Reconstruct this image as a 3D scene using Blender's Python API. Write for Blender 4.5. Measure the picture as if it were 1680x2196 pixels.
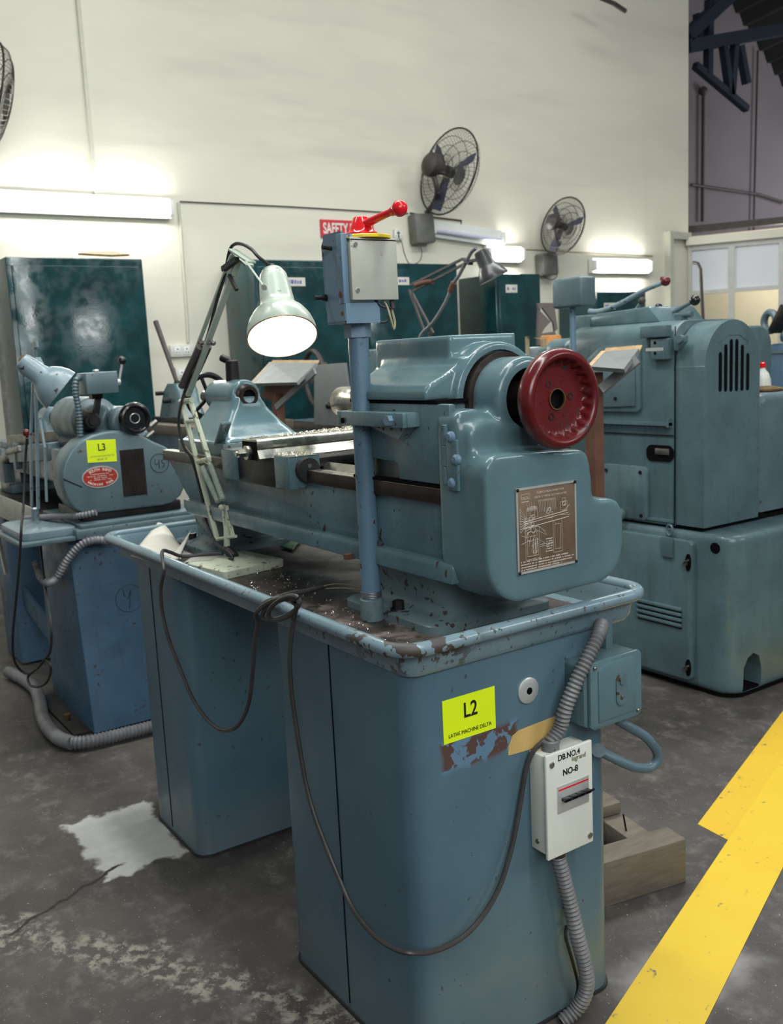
import bpy, bmesh, math, random
from mathutils import Vector as V, Matrix as M
random.seed(7)
for o in list(bpy.data.objects): bpy.data.objects.remove(o)
SC = bpy.context.scene
COL = SC.collection
# ------------------------------------------------------------------ camera
FPX, PITCH, ROLL, YAW, CAMH = 2053.09, math.radians(9.17321), math.radians(-2.79229), math.radians(146.11362), 1.35
F0 = V((math.cos(YAW), math.sin(YAW), 0)); R0 = V((math.sin(YAW), -math.cos(YAW), 0)); U0 = V((0, 0, 1))
CF = F0*math.cos(PITCH) - U0*math.sin(PITCH); CU = U0*math.cos(PITCH) + F0*math.sin(PITCH)
CR = R0*math.cos(ROLL) + CU*math.sin(ROLL); CU = CU*math.cos(ROLL) - R0*math.sin(ROLL)
CP = V((0, 0, CAMH))
cam = bpy.data.cameras.new('camera'); camo = bpy.data.objects.new('camera', cam); COL.objects.link(camo)
m = M((CR, CU, -CF)).transposed().to_4x4(); m.translation = CP; camo.matrix_world = m
cam.sensor_fit = 'VERTICAL'; cam.sensor_height = 36; cam.lens = 36*FPX/2196
cam.clip_start = 0.05; cam.clip_end = 100
cam.dof.use_dof = True; cam.dof.focus_distance = 1.75; cam.dof.aperture_fstop = 8
SC.camera = camo
# ------------------------------------------------------------------ light and exposure
SC.view_settings.view_transform = 'Standard'; SC.view_settings.look = 'None'
SC.view_settings.gamma = 1; SC.view_settings.use_curve_mapping = False
SC.view_settings.exposure = 0.16
W = bpy.data.worlds.new('hall_daylight'); SC.world = W; W.use_nodes = True
W.node_tree.nodes['Background'].inputs[0].default_value = (0.88, 0.95, 1.0, 1)
W.node_tree.nodes['Background'].inputs[1].default_value = 0.19

def area(name, loc, target, sx, sy, power, col=(1, 1, 1)):
    l = bpy.data.lights.new(name, 'AREA'); l.shape = 'RECTANGLE'; l.size = sx; l.size_y = sy; l.energy = power; l.color = col
    o = bpy.data.objects.new(name, l); COL.objects.link(o); o.location = loc
    o.rotation_euler = (V(target)-V(loc)).to_track_quat('-Z', 'Y').to_euler(); return o
area('roof_tube_light', (-3.2, 3.0, 4.4), (-3.2, 3.0, 0), 0.25, 7.0, 165, (0.97, 1.0, 0.97))
area('roof_tube_light', (-0.4, 1.2, 3.9), (-1.2, 1.2, 0), 0.22, 5.0, 90, (0.97, 1.0, 0.97))
area('fill_and_window', (2.4, -0.6, 3.0), (-1.8, 1.4, 0.7), 2.6, 1.6, 88, (0.94, 0.98, 1.0))  # added fill from the camera side, not an actual window
area('fill_and_window', (3.4, 5.5, 4.25), (-6.2, 2.2, 1.8), 2.2, 1.0, 95, (0.95, 0.99, 1.0))  # out-of-frame window, inferred from the bright reflections on the lockers
area('skylight', (-3.6, 3.6, 6.2), (-6.7, 4.2, 3.2), 6.0, 0.8, 84, (1.0, 0.99, 0.97))
area('bay_fill', (-6.4, 14.2, 2.9), (-8.9, 11.2, 3.4), 1.5, 1.5, 75, (0.96, 0.95, 1.0))  # added fill to lift the grey end wall, no fitting known there

# ------------------------------------------------------------------ helpers: placing
def at(px, py, X=None, Y=None, Z=None):
    d = CF + CR*((px-840)/FPX) - CU*((py-1098)/FPX)
    if X is not None: t = (X-CP.x)/d.x
    elif Y is not None: t = (Y-CP.y)/d.y
    else: t = (Z-CP.z)/d.z
    return CP + d*t

# ------------------------------------------------------------------ helpers: materials
def lin(c): return tuple((x/12.92 if x <= .04045 else ((x+.055)/1.055)**2.4) for x in c)
def rgb(r, g, b): return (*lin((r/255, g/255, b/255)), 1)

class NT:
    def __init__(s, name):
        s.m = bpy.data.materials.new(name); s.m.use_nodes = True; s.t = s.m.node_tree; s.b = s.t.nodes['Principled BSDF']
        s.pos = s.t.nodes.new('ShaderNodeNewGeometry').outputs['Position']
    def n(s, k, **kw):
        o = s.t.nodes.new(k)
        for a, v in kw.items(): setattr(o, a, v)
        return o
    def put(s, sock, v):
        if isinstance(v, bpy.types.NodeSocket): s.t.links.new(v, sock)
        elif v is not None: sock.default_value = v
    def noise(s, scale, detail=4, rough=.55, vec=None, dist=0):
        o = s.n('ShaderNodeTexNoise'); s.put(o.inputs['Vector'], vec or s.pos)
        o.inputs['Scale'].default_value = scale; o.inputs['Detail'].default_value = detail
        o.inputs['Roughness'].default_value = rough; o.inputs['Distortion'].default_value = dist
        return o.outputs['Fac']
    def step(s, v, lo, hi, a=0.0, b=1.0):
        o = s.n('ShaderNodeMapRange', interpolation_type='SMOOTHSTEP'); s.put(o.inputs[0], v)
        o.inputs[1].default_value = lo; o.inputs[2].default_value = hi; o.inputs[3].default_value = a; o.inputs[4].default_value = b
        return o.outputs[0]
    def math(s, op, a, b=None, c=None):
        o = s.n('ShaderNodeMath', operation=op); s.put(o.inputs[0], a); s.put(o.inputs[1], b)
        if c is not None: s.put(o.inputs[2], c)
        return o.outputs[0]
    def mix(s, f, a, b, mode='MIX'):
        o = s.n('ShaderNodeMix', data_type='RGBA', blend_type=mode); s.put(o.inputs[0], f); s.put(o.inputs[6], a); s.put(o.inputs[7], b)
        return o.outputs[2]
    def scaled(s, x, y, z, rotz=0):
        o = s.n('ShaderNodeMapping'); s.put(o.inputs[0], s.pos); o.inputs['Scale'].default_value = (x, y, z); o.inputs['Rotation'].default_value = (0, 0, rotz)
        return o.outputs[0]
    def xyz(s, vec=None):
        o = s.n('ShaderNodeSeparateXYZ'); s.put(o.inputs[0], vec or s.pos); return o.outputs
    def box(s, lo, hi, soft=.02, wob=0, wscale=20):
        """mask of an axis aligned box with a wobbling edge"""
        o = s.xyz(); f = None
        w = s.math('MULTIPLY', s.math('SUBTRACT', s.noise(wscale, 3), .5), wob) if wob else 0.0
        for i in range(3):
            c = (lo[i]+hi[i])/2; h = (hi[i]-lo[i])/2
            d = s.math('ADD', s.math('SUBTRACT', s.math('ABSOLUTE', s.math('SUBTRACT', o[i], c)), h), w)
            f = d if f is None else s.math('MAXIMUM', f, d)
        return s.step(f, -soft, soft, 1, 0)
    def bump(s, v, strength=.2, dist=.002):
        o = s.n('ShaderNodeBump'); o.inputs['Strength'].default_value = strength; o.inputs['Distance'].default_value = dist
        s.put(o.inputs['Height'], v); s.t.links.new(o.outputs[0], s.b.inputs['Normal'])
    def out(s, col=None, rough=.5, metal=0, spec=.5, coat=0):
        s.put(s.b.inputs['Base Color'], col); s.put(s.b.inputs['Roughness'], rough); s.put(s.b.inputs['Metallic'], metal)
        s.b.inputs['Specular IOR Level'].default_value = spec; s.b.inputs['Coat Weight'].default_value = coat
        s.b.inputs['Coat Roughness'].default_value = .12
        return s.m

def paint(name, c, rough=.38, var=.16, wear=0.0, wear_col=rgb(62, 50, 46), bump=.12, dirt=.25, streak=0.0, spec=.5):
    n = NT(name)
    d = tuple(x*(1-var*2) for x in c[:3])+(1,)
    l = tuple(min(1, x*(1+var)) for x in c[:3])+(1,)
    col = n.mix(n.step(n.noise(5, 5), .3, .7), d, l)
    if dirt: col = n.mix(n.math('MULTIPLY', n.step(n.noise(23, 6, .7), .52, .8), dirt), col, rgb(58, 60, 60))
    if streak: col = n.mix(n.math('MULTIPLY', n.step(n.noise(3, 4, .6, n.scaled(14, 14, .8)), .5, .75), streak), col, rgb(66, 66, 64))
    r = n.step(n.noise(14, 4), .3, .7, rough-.07, rough+.1)
    if wear:
        w = n.math('MULTIPLY', n.step(n.noise(55, 3, .5), .66-wear*.08, .68-wear*.08), n.step(n.noise(7, 2), .5-wear*.1, .56-wear*.1))
        col = n.mix(w, col, wear_col); r = n.math('ADD', r, n.math('MULTIPLY', w, .3))
    n.bump(n.noise(90, 3), bump, .0012)
    return n.out(col, r, 0, spec)

def plain(name, c, rough=.5, metal=0, var=.1, scale=12, bump=0, spec=.5):
    n = NT(name)
    col = n.mix(n.step(n.noise(scale, 4), .3, .7), tuple(x*(1-var) for x in c[:3])+(1,), tuple(min(1, x*(1+var)) for x in c[:3])+(1,))
    if bump: n.bump(n.noise(scale*8, 3), bump, .002)
    return n.out(col, n.step(n.noise(scale*1.7, 3), .3, .7, max(.03, rough-.06), rough+.06), metal, spec)

def glow(name, c, strength):
    n = NT(name); n.b.inputs['Emission Color'].default_value = c; n.b.inputs['Emission Strength'].default_value = strength
    return n.out(c, .5)

BLUE = rgb(100, 126, 134)
MT = {}
MT['cast'] = paint('blue_grey_cast_paint', rgb(86, 112, 118), .26, .12, .12, bump=.2, dirt=.35, streak=.25)
MT['cast_clean'] = paint('blue_grey_cover_paint', rgb(87, 114, 120), .20, .07, 0, bump=.25, dirt=.12)
MT['cast_worn'] = paint('worn_blue_grey_foot_paint', rgb(100, 119, 121), .38, .18, .55, bump=.25, dirt=.6)
n = NT('worn_blue_rim_paint')
c = n.mix(n.step(n.noise(5, 5), .3, .7), rgb(100, 122, 132), rgb(120, 142, 150))
c = n.mix(n.math('MULTIPLY', n.step(n.noise(40, 5, .7), .54, .75), .5), c, rgb(66, 72, 76))
w_ = n.math('MULTIPLY', n.step(n.noise(34, 3, .5), .53, .55), n.box((-1.45, .80, .8), (-1.2, 1.02, .9), .06))
w_ = n.math('MAXIMUM', w_, n.math('MULTIPLY', n.step(n.noise(75, 3, .5), .655, .67), .8))
c = n.mix(w_, c, rgb(66, 52, 46)); n.bump(n.noise(70, 3), .12, .001)
MT['rim'] = n.out(c, n.math('MULTIPLY_ADD', w_, .35, .24))
MT['post'] = paint('blue_post_paint', rgb(88, 115, 133), .36, .08, .15, bump=.1, dirt=.2)
MT['bracket'] = paint('pale_blue_bracket_paint', rgb(100, 126, 144), .42, .06, .1, bump=.05, dirt=.15)
MT['green_cast'] = paint('grey_green_machine_paint', rgb(85, 109, 114), .28, .10, 0, bump=.2, dirt=.35, streak=.3)
MT['small_cast'] = paint('grey_blue_small_lathe_paint', rgb(88, 108, 114), .34, .1, .1, bump=.12, dirt=.3)
MT['stand_blue'] = paint('blue_stand_paint', rgb(62, 94, 118), .45, .1, .05, bump=.08, dirt=.25, streak=.3)
MT['locker'] = paint('dark_green_locker_enamel', rgb(20, 58, 61), .14, .2, 0, bump=.22, dirt=.1)
MT['lamp_paint'] = paint('cream_green_lamp_enamel', rgb(168, 180, 166), .30, .06, .2, rgb(96, 96, 80), bump=.1, dirt=.35)
MT['lamp_base'] = paint('dusty_cream_lamp_base', rgb(196, 202, 178), .45, .08, .5, rgb(120, 112, 92), bump=.1, dirt=.5)
MT['lamp_grey'] = paint('grey_blue_lamp_enamel', rgb(122, 142, 150), .3, .08, .2, bump=.05)
MT['lamp_dark'] = paint('dark_grey_lamp_enamel', rgb(58, 58, 60), .3, .1, 0, bump=.05)
MT['red'] = plain('glossy_red_paint', rgb(206, 26, 34), .16, 0, .06)
MT['maroon'] = paint('maroon_handwheel_paint', rgb(90, 16, 20), .27, .2, .2, rgb(48, 30, 30), bump=.15, dirt=.35)
MT['yellow'] = plain('yellow_dial_paint', rgb(226, 196, 20), .4, 0, .08)
MT['steel'] = plain('machined_steel', rgb(190, 188, 178), .26, 1, .12, 20)
MT['steel_rough'] = plain('dull_steel', rgb(140, 138, 132), .42, 1, .2, 20)
MT['oily_steel'] = plain('oily_brown_steel', rgb(74, 64, 60), .33, .8, .3, 9)
MT['dark_steel'] = plain('dark_oily_iron', rgb(44, 42, 42), .42, .6, .3, 14)
MT['black'] = plain('black_bakelite', rgb(22, 22, 26), .18, 0, .1)
MT['void'] = plain('black_recess', rgb(7, 7, 8), .8, 0, 0, spec=.1)
MT['rubber'] = plain('black_rubber', rgb(36, 35, 36), .55, 0, .15, 30)
MT['cable'] = plain('dusty_grey_cable', rgb(54, 51, 51), .48, 0, .2, 25)
MT['hose'] = plain('dusty_grey_flexible_hose', rgb(112, 112, 114), .5, .1, .2, 12)
MT['hose_blue'] = plain('blue_painted_hose', rgb(78, 100, 110), .45, 0, .15, 12)
MT['white_box'] = plain('off_white_enamel', rgb(214, 216, 206), .35, 0, .04, 9)
MT['grey_plate'] = paint('warm_grey_switch_cover', rgb(172, 172, 160), .45, .05, .15, rgb(96, 88, 66), bump=.04, dirt=.12)
MT['paper'] = plain('aged_paper', rgb(206, 202, 190), .8, 0, .06, 10)
MT['sticker'] = plain('fluorescent_yellow_label', rgb(218, 240, 8), .55, 0, .02)
MT['ink'] = plain('black_print', rgb(16, 16, 18), .6, 0, .05)
MT['ink_white'] = plain('white_print', rgb(225, 222, 214), .6, 0, .03)
MT['ink_blue'] = plain('faded_blue_print', rgb(96, 96, 160), .6, 0, .05)
MT['etch'] = plain('pale_etched_lines', rgb(196, 186, 174), .5, 0, .05)
MT['ink_grey'] = plain('grey_print', rgb(120, 116, 90), .6, 0, .03)
MT['tape'] = plain('tan_masking_tape', rgb(196, 164, 100), .6, 0, .12, 14)
MT['brass'] = plain('tarnished_brass', rgb(150, 120, 80), .35, .9, .2)
MT['plate_brown'] = plain('etched_bronze_plate', rgb(118, 98, 80), .42, .35, .22, 16)
MT['alu'] = plain('pale_aluminium', rgb(206, 208, 204), .35, .6, .06)
MT['sign_red'] = plain('red_sign_board', rgb(200, 52, 62), .5, 0, .05)
MT['name_red'] = plain('red_nameplate_enamel', rgb(168, 52, 40), .4, .2, .12)
MT['wood'] = NT('worn_grey_timber')
_n = MT['wood']; _c = _n.mix(_n.noise(9, 6, .6, _n.scaled(5, .9, 9, .9)), rgb(66, 60, 53), rgb(122, 113, 99)); _n.bump(_n.noise(16, 5), .25, .003); MT['wood'] = _n.out(_c, .75)
MT['wood_edge'] = plain('raw_board_edge', rgb(182, 150, 110), .7, 0, .15, 30)
MT['laminate'] = plain('grey_laminate', rgb(116, 120, 120), .5, 0, .06)
MT['rust'] = plain('rusty_brown_steel', rgb(98, 66, 52), .7, .1, .2, 9)
MT['fan_dark'] = plain('dusty_brown_black_metal', rgb(66, 60, 58), .55, .1, .15)
MT['fan_blade'] = plain('dark_blue_blade', rgb(52, 56, 84), .45, 0, .1)
MT['fan_grey'] = plain('grey_fan_metal', rgb(112, 112, 106), .55, .1, .15)
MT['wire'] = plain('dark_wire', rgb(74, 70, 62), .5, .3, .1)
MT['wire_pale'] = plain('pale_wire', rgb(150, 140, 110), .5, 0, .1)
MT['fix_white'] = plain('white_fixture_enamel', rgb(232, 234, 228), .4, 0, .02)
MT['tube_off'] = plain('unlit_tube_glass', rgb(212, 216, 232), .25, 0, .02)
MT['tube_on'] = glow('lit_fluorescent_tube', (1, 1, .95, 1), 48)
MT['bulb'] = glow('lit_lamp_bulb', (1, .97, .88, 1), 20)
MT['shade_in'] = plain('white_shade_lining', rgb(240, 240, 232), .5, 0, .01)
MT['plastic'] = plain('ivory_plastic', rgb(214, 214, 204), .4, 0, .03)
MT['conduit'] = plain('cream_painted_conduit', rgb(196, 196, 180), .5, 0, .05)
MT['chair'] = plain('brown_grey_plastic', rgb(112, 104, 98), .5, 0, .06)
MT['truss'] = plain('dark_blue_steelwork', rgb(12, 28, 44), .7, .0, .2)
MT['frame'] = plain('silver_window_frame', rgb(190, 190, 184), .4, .3, .05)
MT['orange'] = plain('orange_board', rgb(196, 132, 70), .6, 0, .15, 30)
MT['rag'] = plain('brown_oily_rag', rgb(104, 82, 50), .9, 0, .3, 40)
MT['chips'] = plain('bright_metal_chips', rgb(226, 222, 208), .22, 1, .1, 60)

# ------------------------------------------------------------------ helpers: mesh
def rr(x0, x1, y0, y1, r, n=6):
    p = []
    for cx, cy, a in ((x1-r, y1-r, 0), (x0+r, y1-r, 90), (x0+r, y0+r, 180), (x1-r, y0+r, 270)):
        for i in range(n+1):
            t = math.radians(a+90*i/n); p.append((cx+r*math.cos(t), cy+r*math.sin(t)))
    return p
def arc(cx, cy, r, a0, a1, n=12):
    return [(cx+r*math.cos(math.radians(a0+(a1-a0)*i/n)), cy+r*math.sin(math.radians(a0+(a1-a0)*i/n))) for i in range(n+1)]
def spline(pts, k=8):
    pts = [V(p) for p in pts]; out = []
    for i in range(len(pts)-1):
        a = pts[max(i-1, 0)]; b = pts[i]; c = pts[i+1]; d = pts[min(i+2, len(pts)-1)]
        for j in range(k):
            t = j/k
            out.append(.5*((2*b)+(c-a)*t+(2*a-5*b+4*c-d)*t*t+(3*b-a-3*c+d)*t**3))
    return out+[pts[-1]]
def basis(ax):
    ax = V(ax).normalized(); u = ax.cross(V((0, 0, 1)))
    if u.length < 1e-4: u = V((1, 0, 0))
    u.normalize(); return ax, u, ax.cross(u)

class MB:
    def __init__(s): s.bm = bmesh.new()
    def merge(s, b, bev=0, seg=2, ang=25):
        b.normal_update()
        if bev:
            es = [e for e in b.edges if len(e.link_faces) == 2 and e.calc_face_angle(0) > math.radians(ang)]
            bmesh.ops.bevel(b, geom=es, offset=bev, segments=seg, profile=.5, affect='EDGES', clamp_overlap=True)
        me = bpy.data.meshes.new('t'); b.to_mesh(me); b.free(); s.bm.from_mesh(me); bpy.data.meshes.remove(me); return s
    def box(s, x0, x1, y0, y1, z0, z1, bev=0, seg=2):
        return s.obox(((x0+x1)/2, (y0+y1)/2, (z0+z1)/2), (x1-x0, y1-y0, z1-z0), None, bev, seg)
    def obox(s, c, size, rot=None, bev=0, seg=2):
        b = bmesh.new(); bmesh.ops.create_cube(b, size=1)
        mt = M.Translation(V(c)) @ (rot.to_4x4() if rot else M()) @ M.Diagonal((*[abs(q) for q in size], 1))
        bmesh.ops.transform(b, matrix=mt, verts=b.verts); return s.merge(b, bev, seg)
    def bar(s, p0, p1, w, h=None, up=(0, 0, 1), bev=0):
        p0 = V(p0); p1 = V(p1); d = (p1-p0); x = d.normalized(); y = V(up).cross(x)
        if y.length < 1e-3: y = V((0, 1, 0)).cross(x)
        y.normalize(); z = x.cross(y)
        return s.obox((p0+p1)/2, (d.length, w, h or w), M((x, y, z)).transposed(), bev)
    def prism(s, pts, ax, a, b2, bev=0, seg=2, ang=25):
        b = bmesh.new()
        def mk(p, t): return {'x': (t, p[0], p[1]), 'y': (p[0], t, p[1]), 'z': (p[0], p[1], t)}[ax]
        A = [b.verts.new(mk(p, a)) for p in pts]; B = [b.verts.new(mk(p, b2)) for p in pts]
        b.faces.new(A[::-1]); b.faces.new(B); n = len(pts)
        for i in range(n): b.faces.new((A[i], A[(i+1) % n], B[(i+1) % n], B[i]))
        bmesh.ops.recalc_face_normals(b, faces=b.faces); return s.merge(b, bev, seg, ang)
    def loft(s, rings, cap=True, closed=True):
        b = bmesh.new(); vs = [[b.verts.new(p) for p in r] for r in rings]; n = len(rings[0])
        for r0, r1 in zip(vs, vs[1:]):
            for i in range(n if closed else n-1):
                b.faces.new((r0[i], r0[(i+1) % n], r1[(i+1) % n], r1[i]))
        if cap and closed: b.faces.new(vs[0][::-1]); b.faces.new(vs[-1])
        bmesh.ops.recalc_face_normals(b, faces=b.faces); return s.merge(b)
    def lathe(s, o, ax, prof, n=32, mod=None, cap=True):
        o = V(o); ax, u, w = basis(ax); rings = []
        for k, (t, r) in enumerate(prof):
            ring = []
            for i in range(n):
                a = 2*math.pi*i/n; q = r+(mod(k, a) if mod else 0)
                ring.append(o+ax*t+u*q*math.cos(a)+w*q*math.sin(a))
            rings.append(ring)
        return s.loft(rings, cap)
    def cyl(s, p0, p1, r0, r1=None, n=20, cap=True, bev=0):
        p0 = V(p0); p1 = V(p1); L = (p1-p0).length; r1 = r0 if r1 is None else r1
        if bev: return s.lathe(p0, p1-p0, [(0, r0-bev), (bev, r0), (L-bev, r1), (L, r1-bev)], n)
        return s.lathe(p0, p1-p0, [(0, r0), (L, r1)], n, cap=cap)
    def hexa(s, p0, p1, r): return s.cyl(p0, p1, r, n=6)
    def tube(s, pts, r, n=8, closed=False, cap=True):
        pts = [V(p) for p in pts]; N = len(pts); rings = []; up = None
        for i, p in enumerate(pts):
            a = pts[(i-1) % N] if (closed or i) else p; c = pts[(i+1) % N] if (closed or i < N-1) else p
            t = (c-a).normalized()
            if up is None: up = basis(t)[1]
            up = (up-t*up.dot(t));
            if up.length < 1e-6: up = basis(t)[1]
            up.normalize(); w = t.cross(up); q = r(i) if callable(r) else r
            rings.append([p+up*q*math.cos(2*math.pi*j/n)+w*q*math.sin(2*math.pi*j/n) for j in range(n)])
        if closed: rings.append(rings[0]); cap = False
        s.loft(rings, cap); return s
    def corr(s, pts, r, pitch=.008, depth=.14, n=14):
        sp = spline(pts, 24); L = [0]
        for a, b in zip(sp, sp[1:]): L.append(L[-1]+(b-a).length)
        st = pitch/4; N = int(L[-1]/st); out = []; j = 0
        for i in range(N+1):
            d = i*st
            while j < len(L)-2 and L[j+1] < d: j += 1
            f = (d-L[j])/max(1e-9, L[j+1]-L[j]); out.append(sp[j].lerp(sp[j+1], min(1, f)))
        return s.tube(out, lambda i: r*(1-depth*.5*(1-math.cos(i*math.pi/2))), n)
    def sph(s, c, r, n=16, sc=(1, 1, 1)):
        b = bmesh.new(); bmesh.ops.create_uvsphere(b, u_segments=n, v_segments=max(6, n//2), radius=r)
        bmesh.ops.transform(b, matrix=M.Translation(V(c)) @ M.Diagonal((*sc, 1)), verts=b.verts); return s.merge(b)
    def torus(s, c, ax, R, r, n=40, k=10, a0=0, a1=360):
        c = V(c); ax, u, w = basis(ax); full = abs(a1-a0) >= 360
        N = n if full else n+1
        pts = [c+u*R*math.cos(math.radians(a0+(a1-a0)*i/n))+w*R*math.sin(math.radians(a0+(a1-a0)*i/n)) for i in range(N)]
        return s.tube(pts, r, k, closed=full)
    def plate(s, ring, thick, nrm):
        ring = [V(p) for p in ring]; nv = V(nrm).normalized()*thick
        return s.loft([ring, [p+nv for p in ring]])
    def build(s, name, mat, parent=None, smooth=35, remesh=0, iters=0, cuts=None):
        me = bpy.data.meshes.new(name); s.bm.to_mesh(me); s.bm.free()
        o = bpy.data.objects.new(name, me); COL.objects.link(o)
        if remesh:
            md = o.modifiers.new('r', 'REMESH'); md.mode = 'VOXEL'; md.voxel_size = remesh
            if iters: sm = o.modifiers.new('s', 'SMOOTH'); sm.factor = .5; sm.iterations = iters
            tmp = []
            for c in (cuts or []):
                cm = bpy.data.meshes.new('c'); c.bm.to_mesh(cm); co = bpy.data.objects.new('c', cm); COL.objects.link(co); tmp.append(co)
                bo = o.modifiers.new('b', 'BOOLEAN'); bo.operation = 'DIFFERENCE'; bo.object = co; bo.solver = 'EXACT'
            dg = bpy.context.evaluated_depsgraph_get(); dg.update()
            nm = bpy.data.meshes.new_from_object(o.evaluated_get(dg)); o.modifiers.clear(); o.data = nm; nm.name = name
            for c in tmp: bpy.data.objects.remove(c)
            me = nm
        for p in me.polygons: p.use_smooth = True
        me.set_sharp_from_angle(angle=math.radians(smooth))
        me.materials.clear(); me.materials.append(MT[mat] if isinstance(mat, str) else mat)
        if parent is not None: hang(o, parent)
        else:
            q = [v.co for v in me.vertices]; c = V([(min(v[i] for v in q)+max(v[i] for v in q))/2 for i in range(3)]); c.z = min(v.z for v in q)
            me.transform(M.Translation(-c)); o.location = c
        return o
def origin(o):
    v = V(o.location); p = o.parent
    while p is not None: v = v+V(p.location); p = p.parent
    return v
def hang(o, parent):
    o.data.transform(M.Translation(-origin(parent))); o.parent = parent
def thing(name, loc, label, cat, group=None):
    o = bpy.data.objects.new(name, None); COL.objects.link(o); o.location = loc; o.empty_display_size = .05
    o['label'] = label; o['category'] = cat
    if group: o['group'] = group
    return o
def tag(o, label, cat, group=None, kind=None):
    o['label'] = label; o['category'] = cat
    if group: o['group'] = group
    if kind: o['kind'] = kind
    return o
def struct(o): o['kind'] = 'structure'; return o
def plabel(o, t): o['label'] = t; return o
def words(txt, size, c, right, up, mat, parent, name='lettering', align='CENTER', bold=0.0, squeeze=1.0, off=.0006, fit=None):
    cu = bpy.data.curves.new('f', 'FONT'); cu.body = txt; cu.size = size; cu.align_x = align; cu.align_y = 'CENTER'; cu.extrude = .00015; cu.offset = bold
    cu.space_line = .95
    t = bpy.data.objects.new('f', cu); COL.objects.link(t)
    dg = bpy.context.evaluated_depsgraph_get(); dg.update()
    me = bpy.data.meshes.new_from_object(t.evaluated_get(dg)); bpy.data.objects.remove(t)
    if fit:
        xs = [v.co.x for v in me.vertices]; squeeze = fit/(max(xs)-min(xs))
    r = V(right).normalized(); u = V(up); u = (u-r*u.dot(r)).normalized(); n = r.cross(u)
    mt = M((r*squeeze, u, n)).transposed().to_4x4(); mt.translation = V(c)+n*off
    me.transform(mt); me.name = name; me.materials.clear(); me.materials.append(MT[mat])
    o = bpy.data.objects.new(name, me); COL.objects.link(o); hang(o, parent); return o
def worn_print(rows, x, mat, parent, h, seed=1, name='worn_print'):
    """rows (y0, y1, z) of broken marks: print too worn to be read"""
    rn = random.Random(seed); b = MB()
    for y0, y1, z in rows:
        y = y0
        while y < y1:
            w = h*rn.uniform(.35, .8)
            if rn.random() < .84: b.box(x, x+.0003, y, min(y+w, y1), z-h*rn.uniform(.25, .5), z+h*rn.uniform(.25, .5))
            y += w+h*.25
    return b.build(name, mat, parent)
def copy_tree(o, parent=None):
    c = o.copy(); COL.objects.link(c)
    if parent is not None: c.parent = parent
    for ch in list(o.children): copy_tree(ch, c)
    return c
X, Y, Z = V((1, 0, 0)), V((0, 1, 0)), V((0, 0, 1))

# ================================================================== SETTING
n = NT('worn_concrete')
c = n.mix(n.step(n.noise(1.6, 6, .6), .3, .7), rgb(52, 49, 46), rgb(84, 78, 74))
c = n.mix(n.math('MULTIPLY', n.step(n.noise(10, 7, .75), .48, .72), .5), c, rgb(124, 119, 114))
c = n.mix(n.step(n.noise(130, 2), .69, .73), c, rgb(150, 146, 140))
ro = n.scaled(1, 1, 1, 0)
patch = n.box((-2.83, .66, -1), (-2.44, .90, 1), .012, .13, 12)
c = n.mix(patch, c, n.mix(n.noise(30, 5), rgb(150, 150, 148), rgb(182, 181, 176)))
patch2 = n.box((-1.32, 1.40, -1), (-1.16, 1.72, 1), .05, .16, 9)
c = n.mix(n.math('MULTIPLY', patch2, .75), c, rgb(146, 142, 140))
o = n.xyz()                                                         # pale worn streak and the crack
dl = n.math('SUBTRACT', o[1], n.math('MULTIPLY_ADD', o[0], .65, 1.92))
sm = n.math('MULTIPLY', n.step(n.math('ABSOLUTE', n.math('ADD', dl, n.math('MULTIPLY', n.math('SUBTRACT', n.noise(9, 3), .5), .3))), .02, .1, 1, 0), n.step(n.noise(26, 6, .7), .46, .6))
c = n.mix(n.math('MULTIPLY', sm, .8), c, rgb(150, 145, 132))
ck = n.math('SUBTRACT', o[1], n.math('MULTIPLY_ADD', o[0], -2.24, -4.87))
ck = n.math('ADD', n.math('MULTIPLY', ck, .45), n.math('MULTIPLY', n.math('SUBTRACT', n.noise(14, 4), .5), .05))
ckm = n.math('MULTIPLY', n.step(n.math('ABSOLUTE', ck), .003, .009, 1, 0), n.math('MULTIPLY', n.step(o[1], .36, .40), n.step(o[1], .74, .70)))
c = n.mix(ckm, c, rgb(40, 36, 33))
n.bump(n.noise(45, 6, .7), .35, .004)
MT['floor'] = n.out(c, n.step(n.noise(6, 5), .3, .7, .42, .62), 0, .45)
struct(MB().box(-13, 7, -8, 22, -.2, 0).build('floor', 'floor'))

n = NT('cream_wall_paint')
c = n.mix(n.step(n.noise(.7, 5, .6, n.scaled(1, .5, 1.6)), .35, .7), rgb(224, 221, 204), rgb(210, 207, 192))
c = n.mix(n.math('MULTIPLY', n.step(n.noise(1.1, 4, .6, n.scaled(1, .35, 3)), .55, .75), .35), c, rgb(184, 180, 168))
n.bump(n.noise(7, 4), .12, .01)
MT['wall'] = n.out(c, .6, 0, .3)
n = NT('grey_end_wall_paint')
MT['wall_grey'] = n.out(n.mix(n.noise(.8, 5), rgb(108, 102, 108), rgb(132, 126, 128)), .8, 0, .2)
MT['roof'] = plain('dark_roof_sheet', rgb(36, 38, 40), .7, .2, .3, 3)
struct(MB().box(-6.95, -6.70, -4, 5.70, 0, 7.5).box(-6.95, -6.708, 5.70, 7.73, 0, 7.5).build('wall_left', 'wall'))
struct(MB().box(-6.95, -6.716, 7.73, 8.39, 0, 7.5).build('trim_1', 'wall'))
struct(MB().box(-9.2, -8.9, 7.0, 22, 0, 9).build('wall_back', 'wall_grey'))
a, b = at(1560, 0, X=-8.9), at(1680, 190, X=-8.9)
dv = (b-a).normalized(); b2 = a+dv*6; rf = MB()
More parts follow.
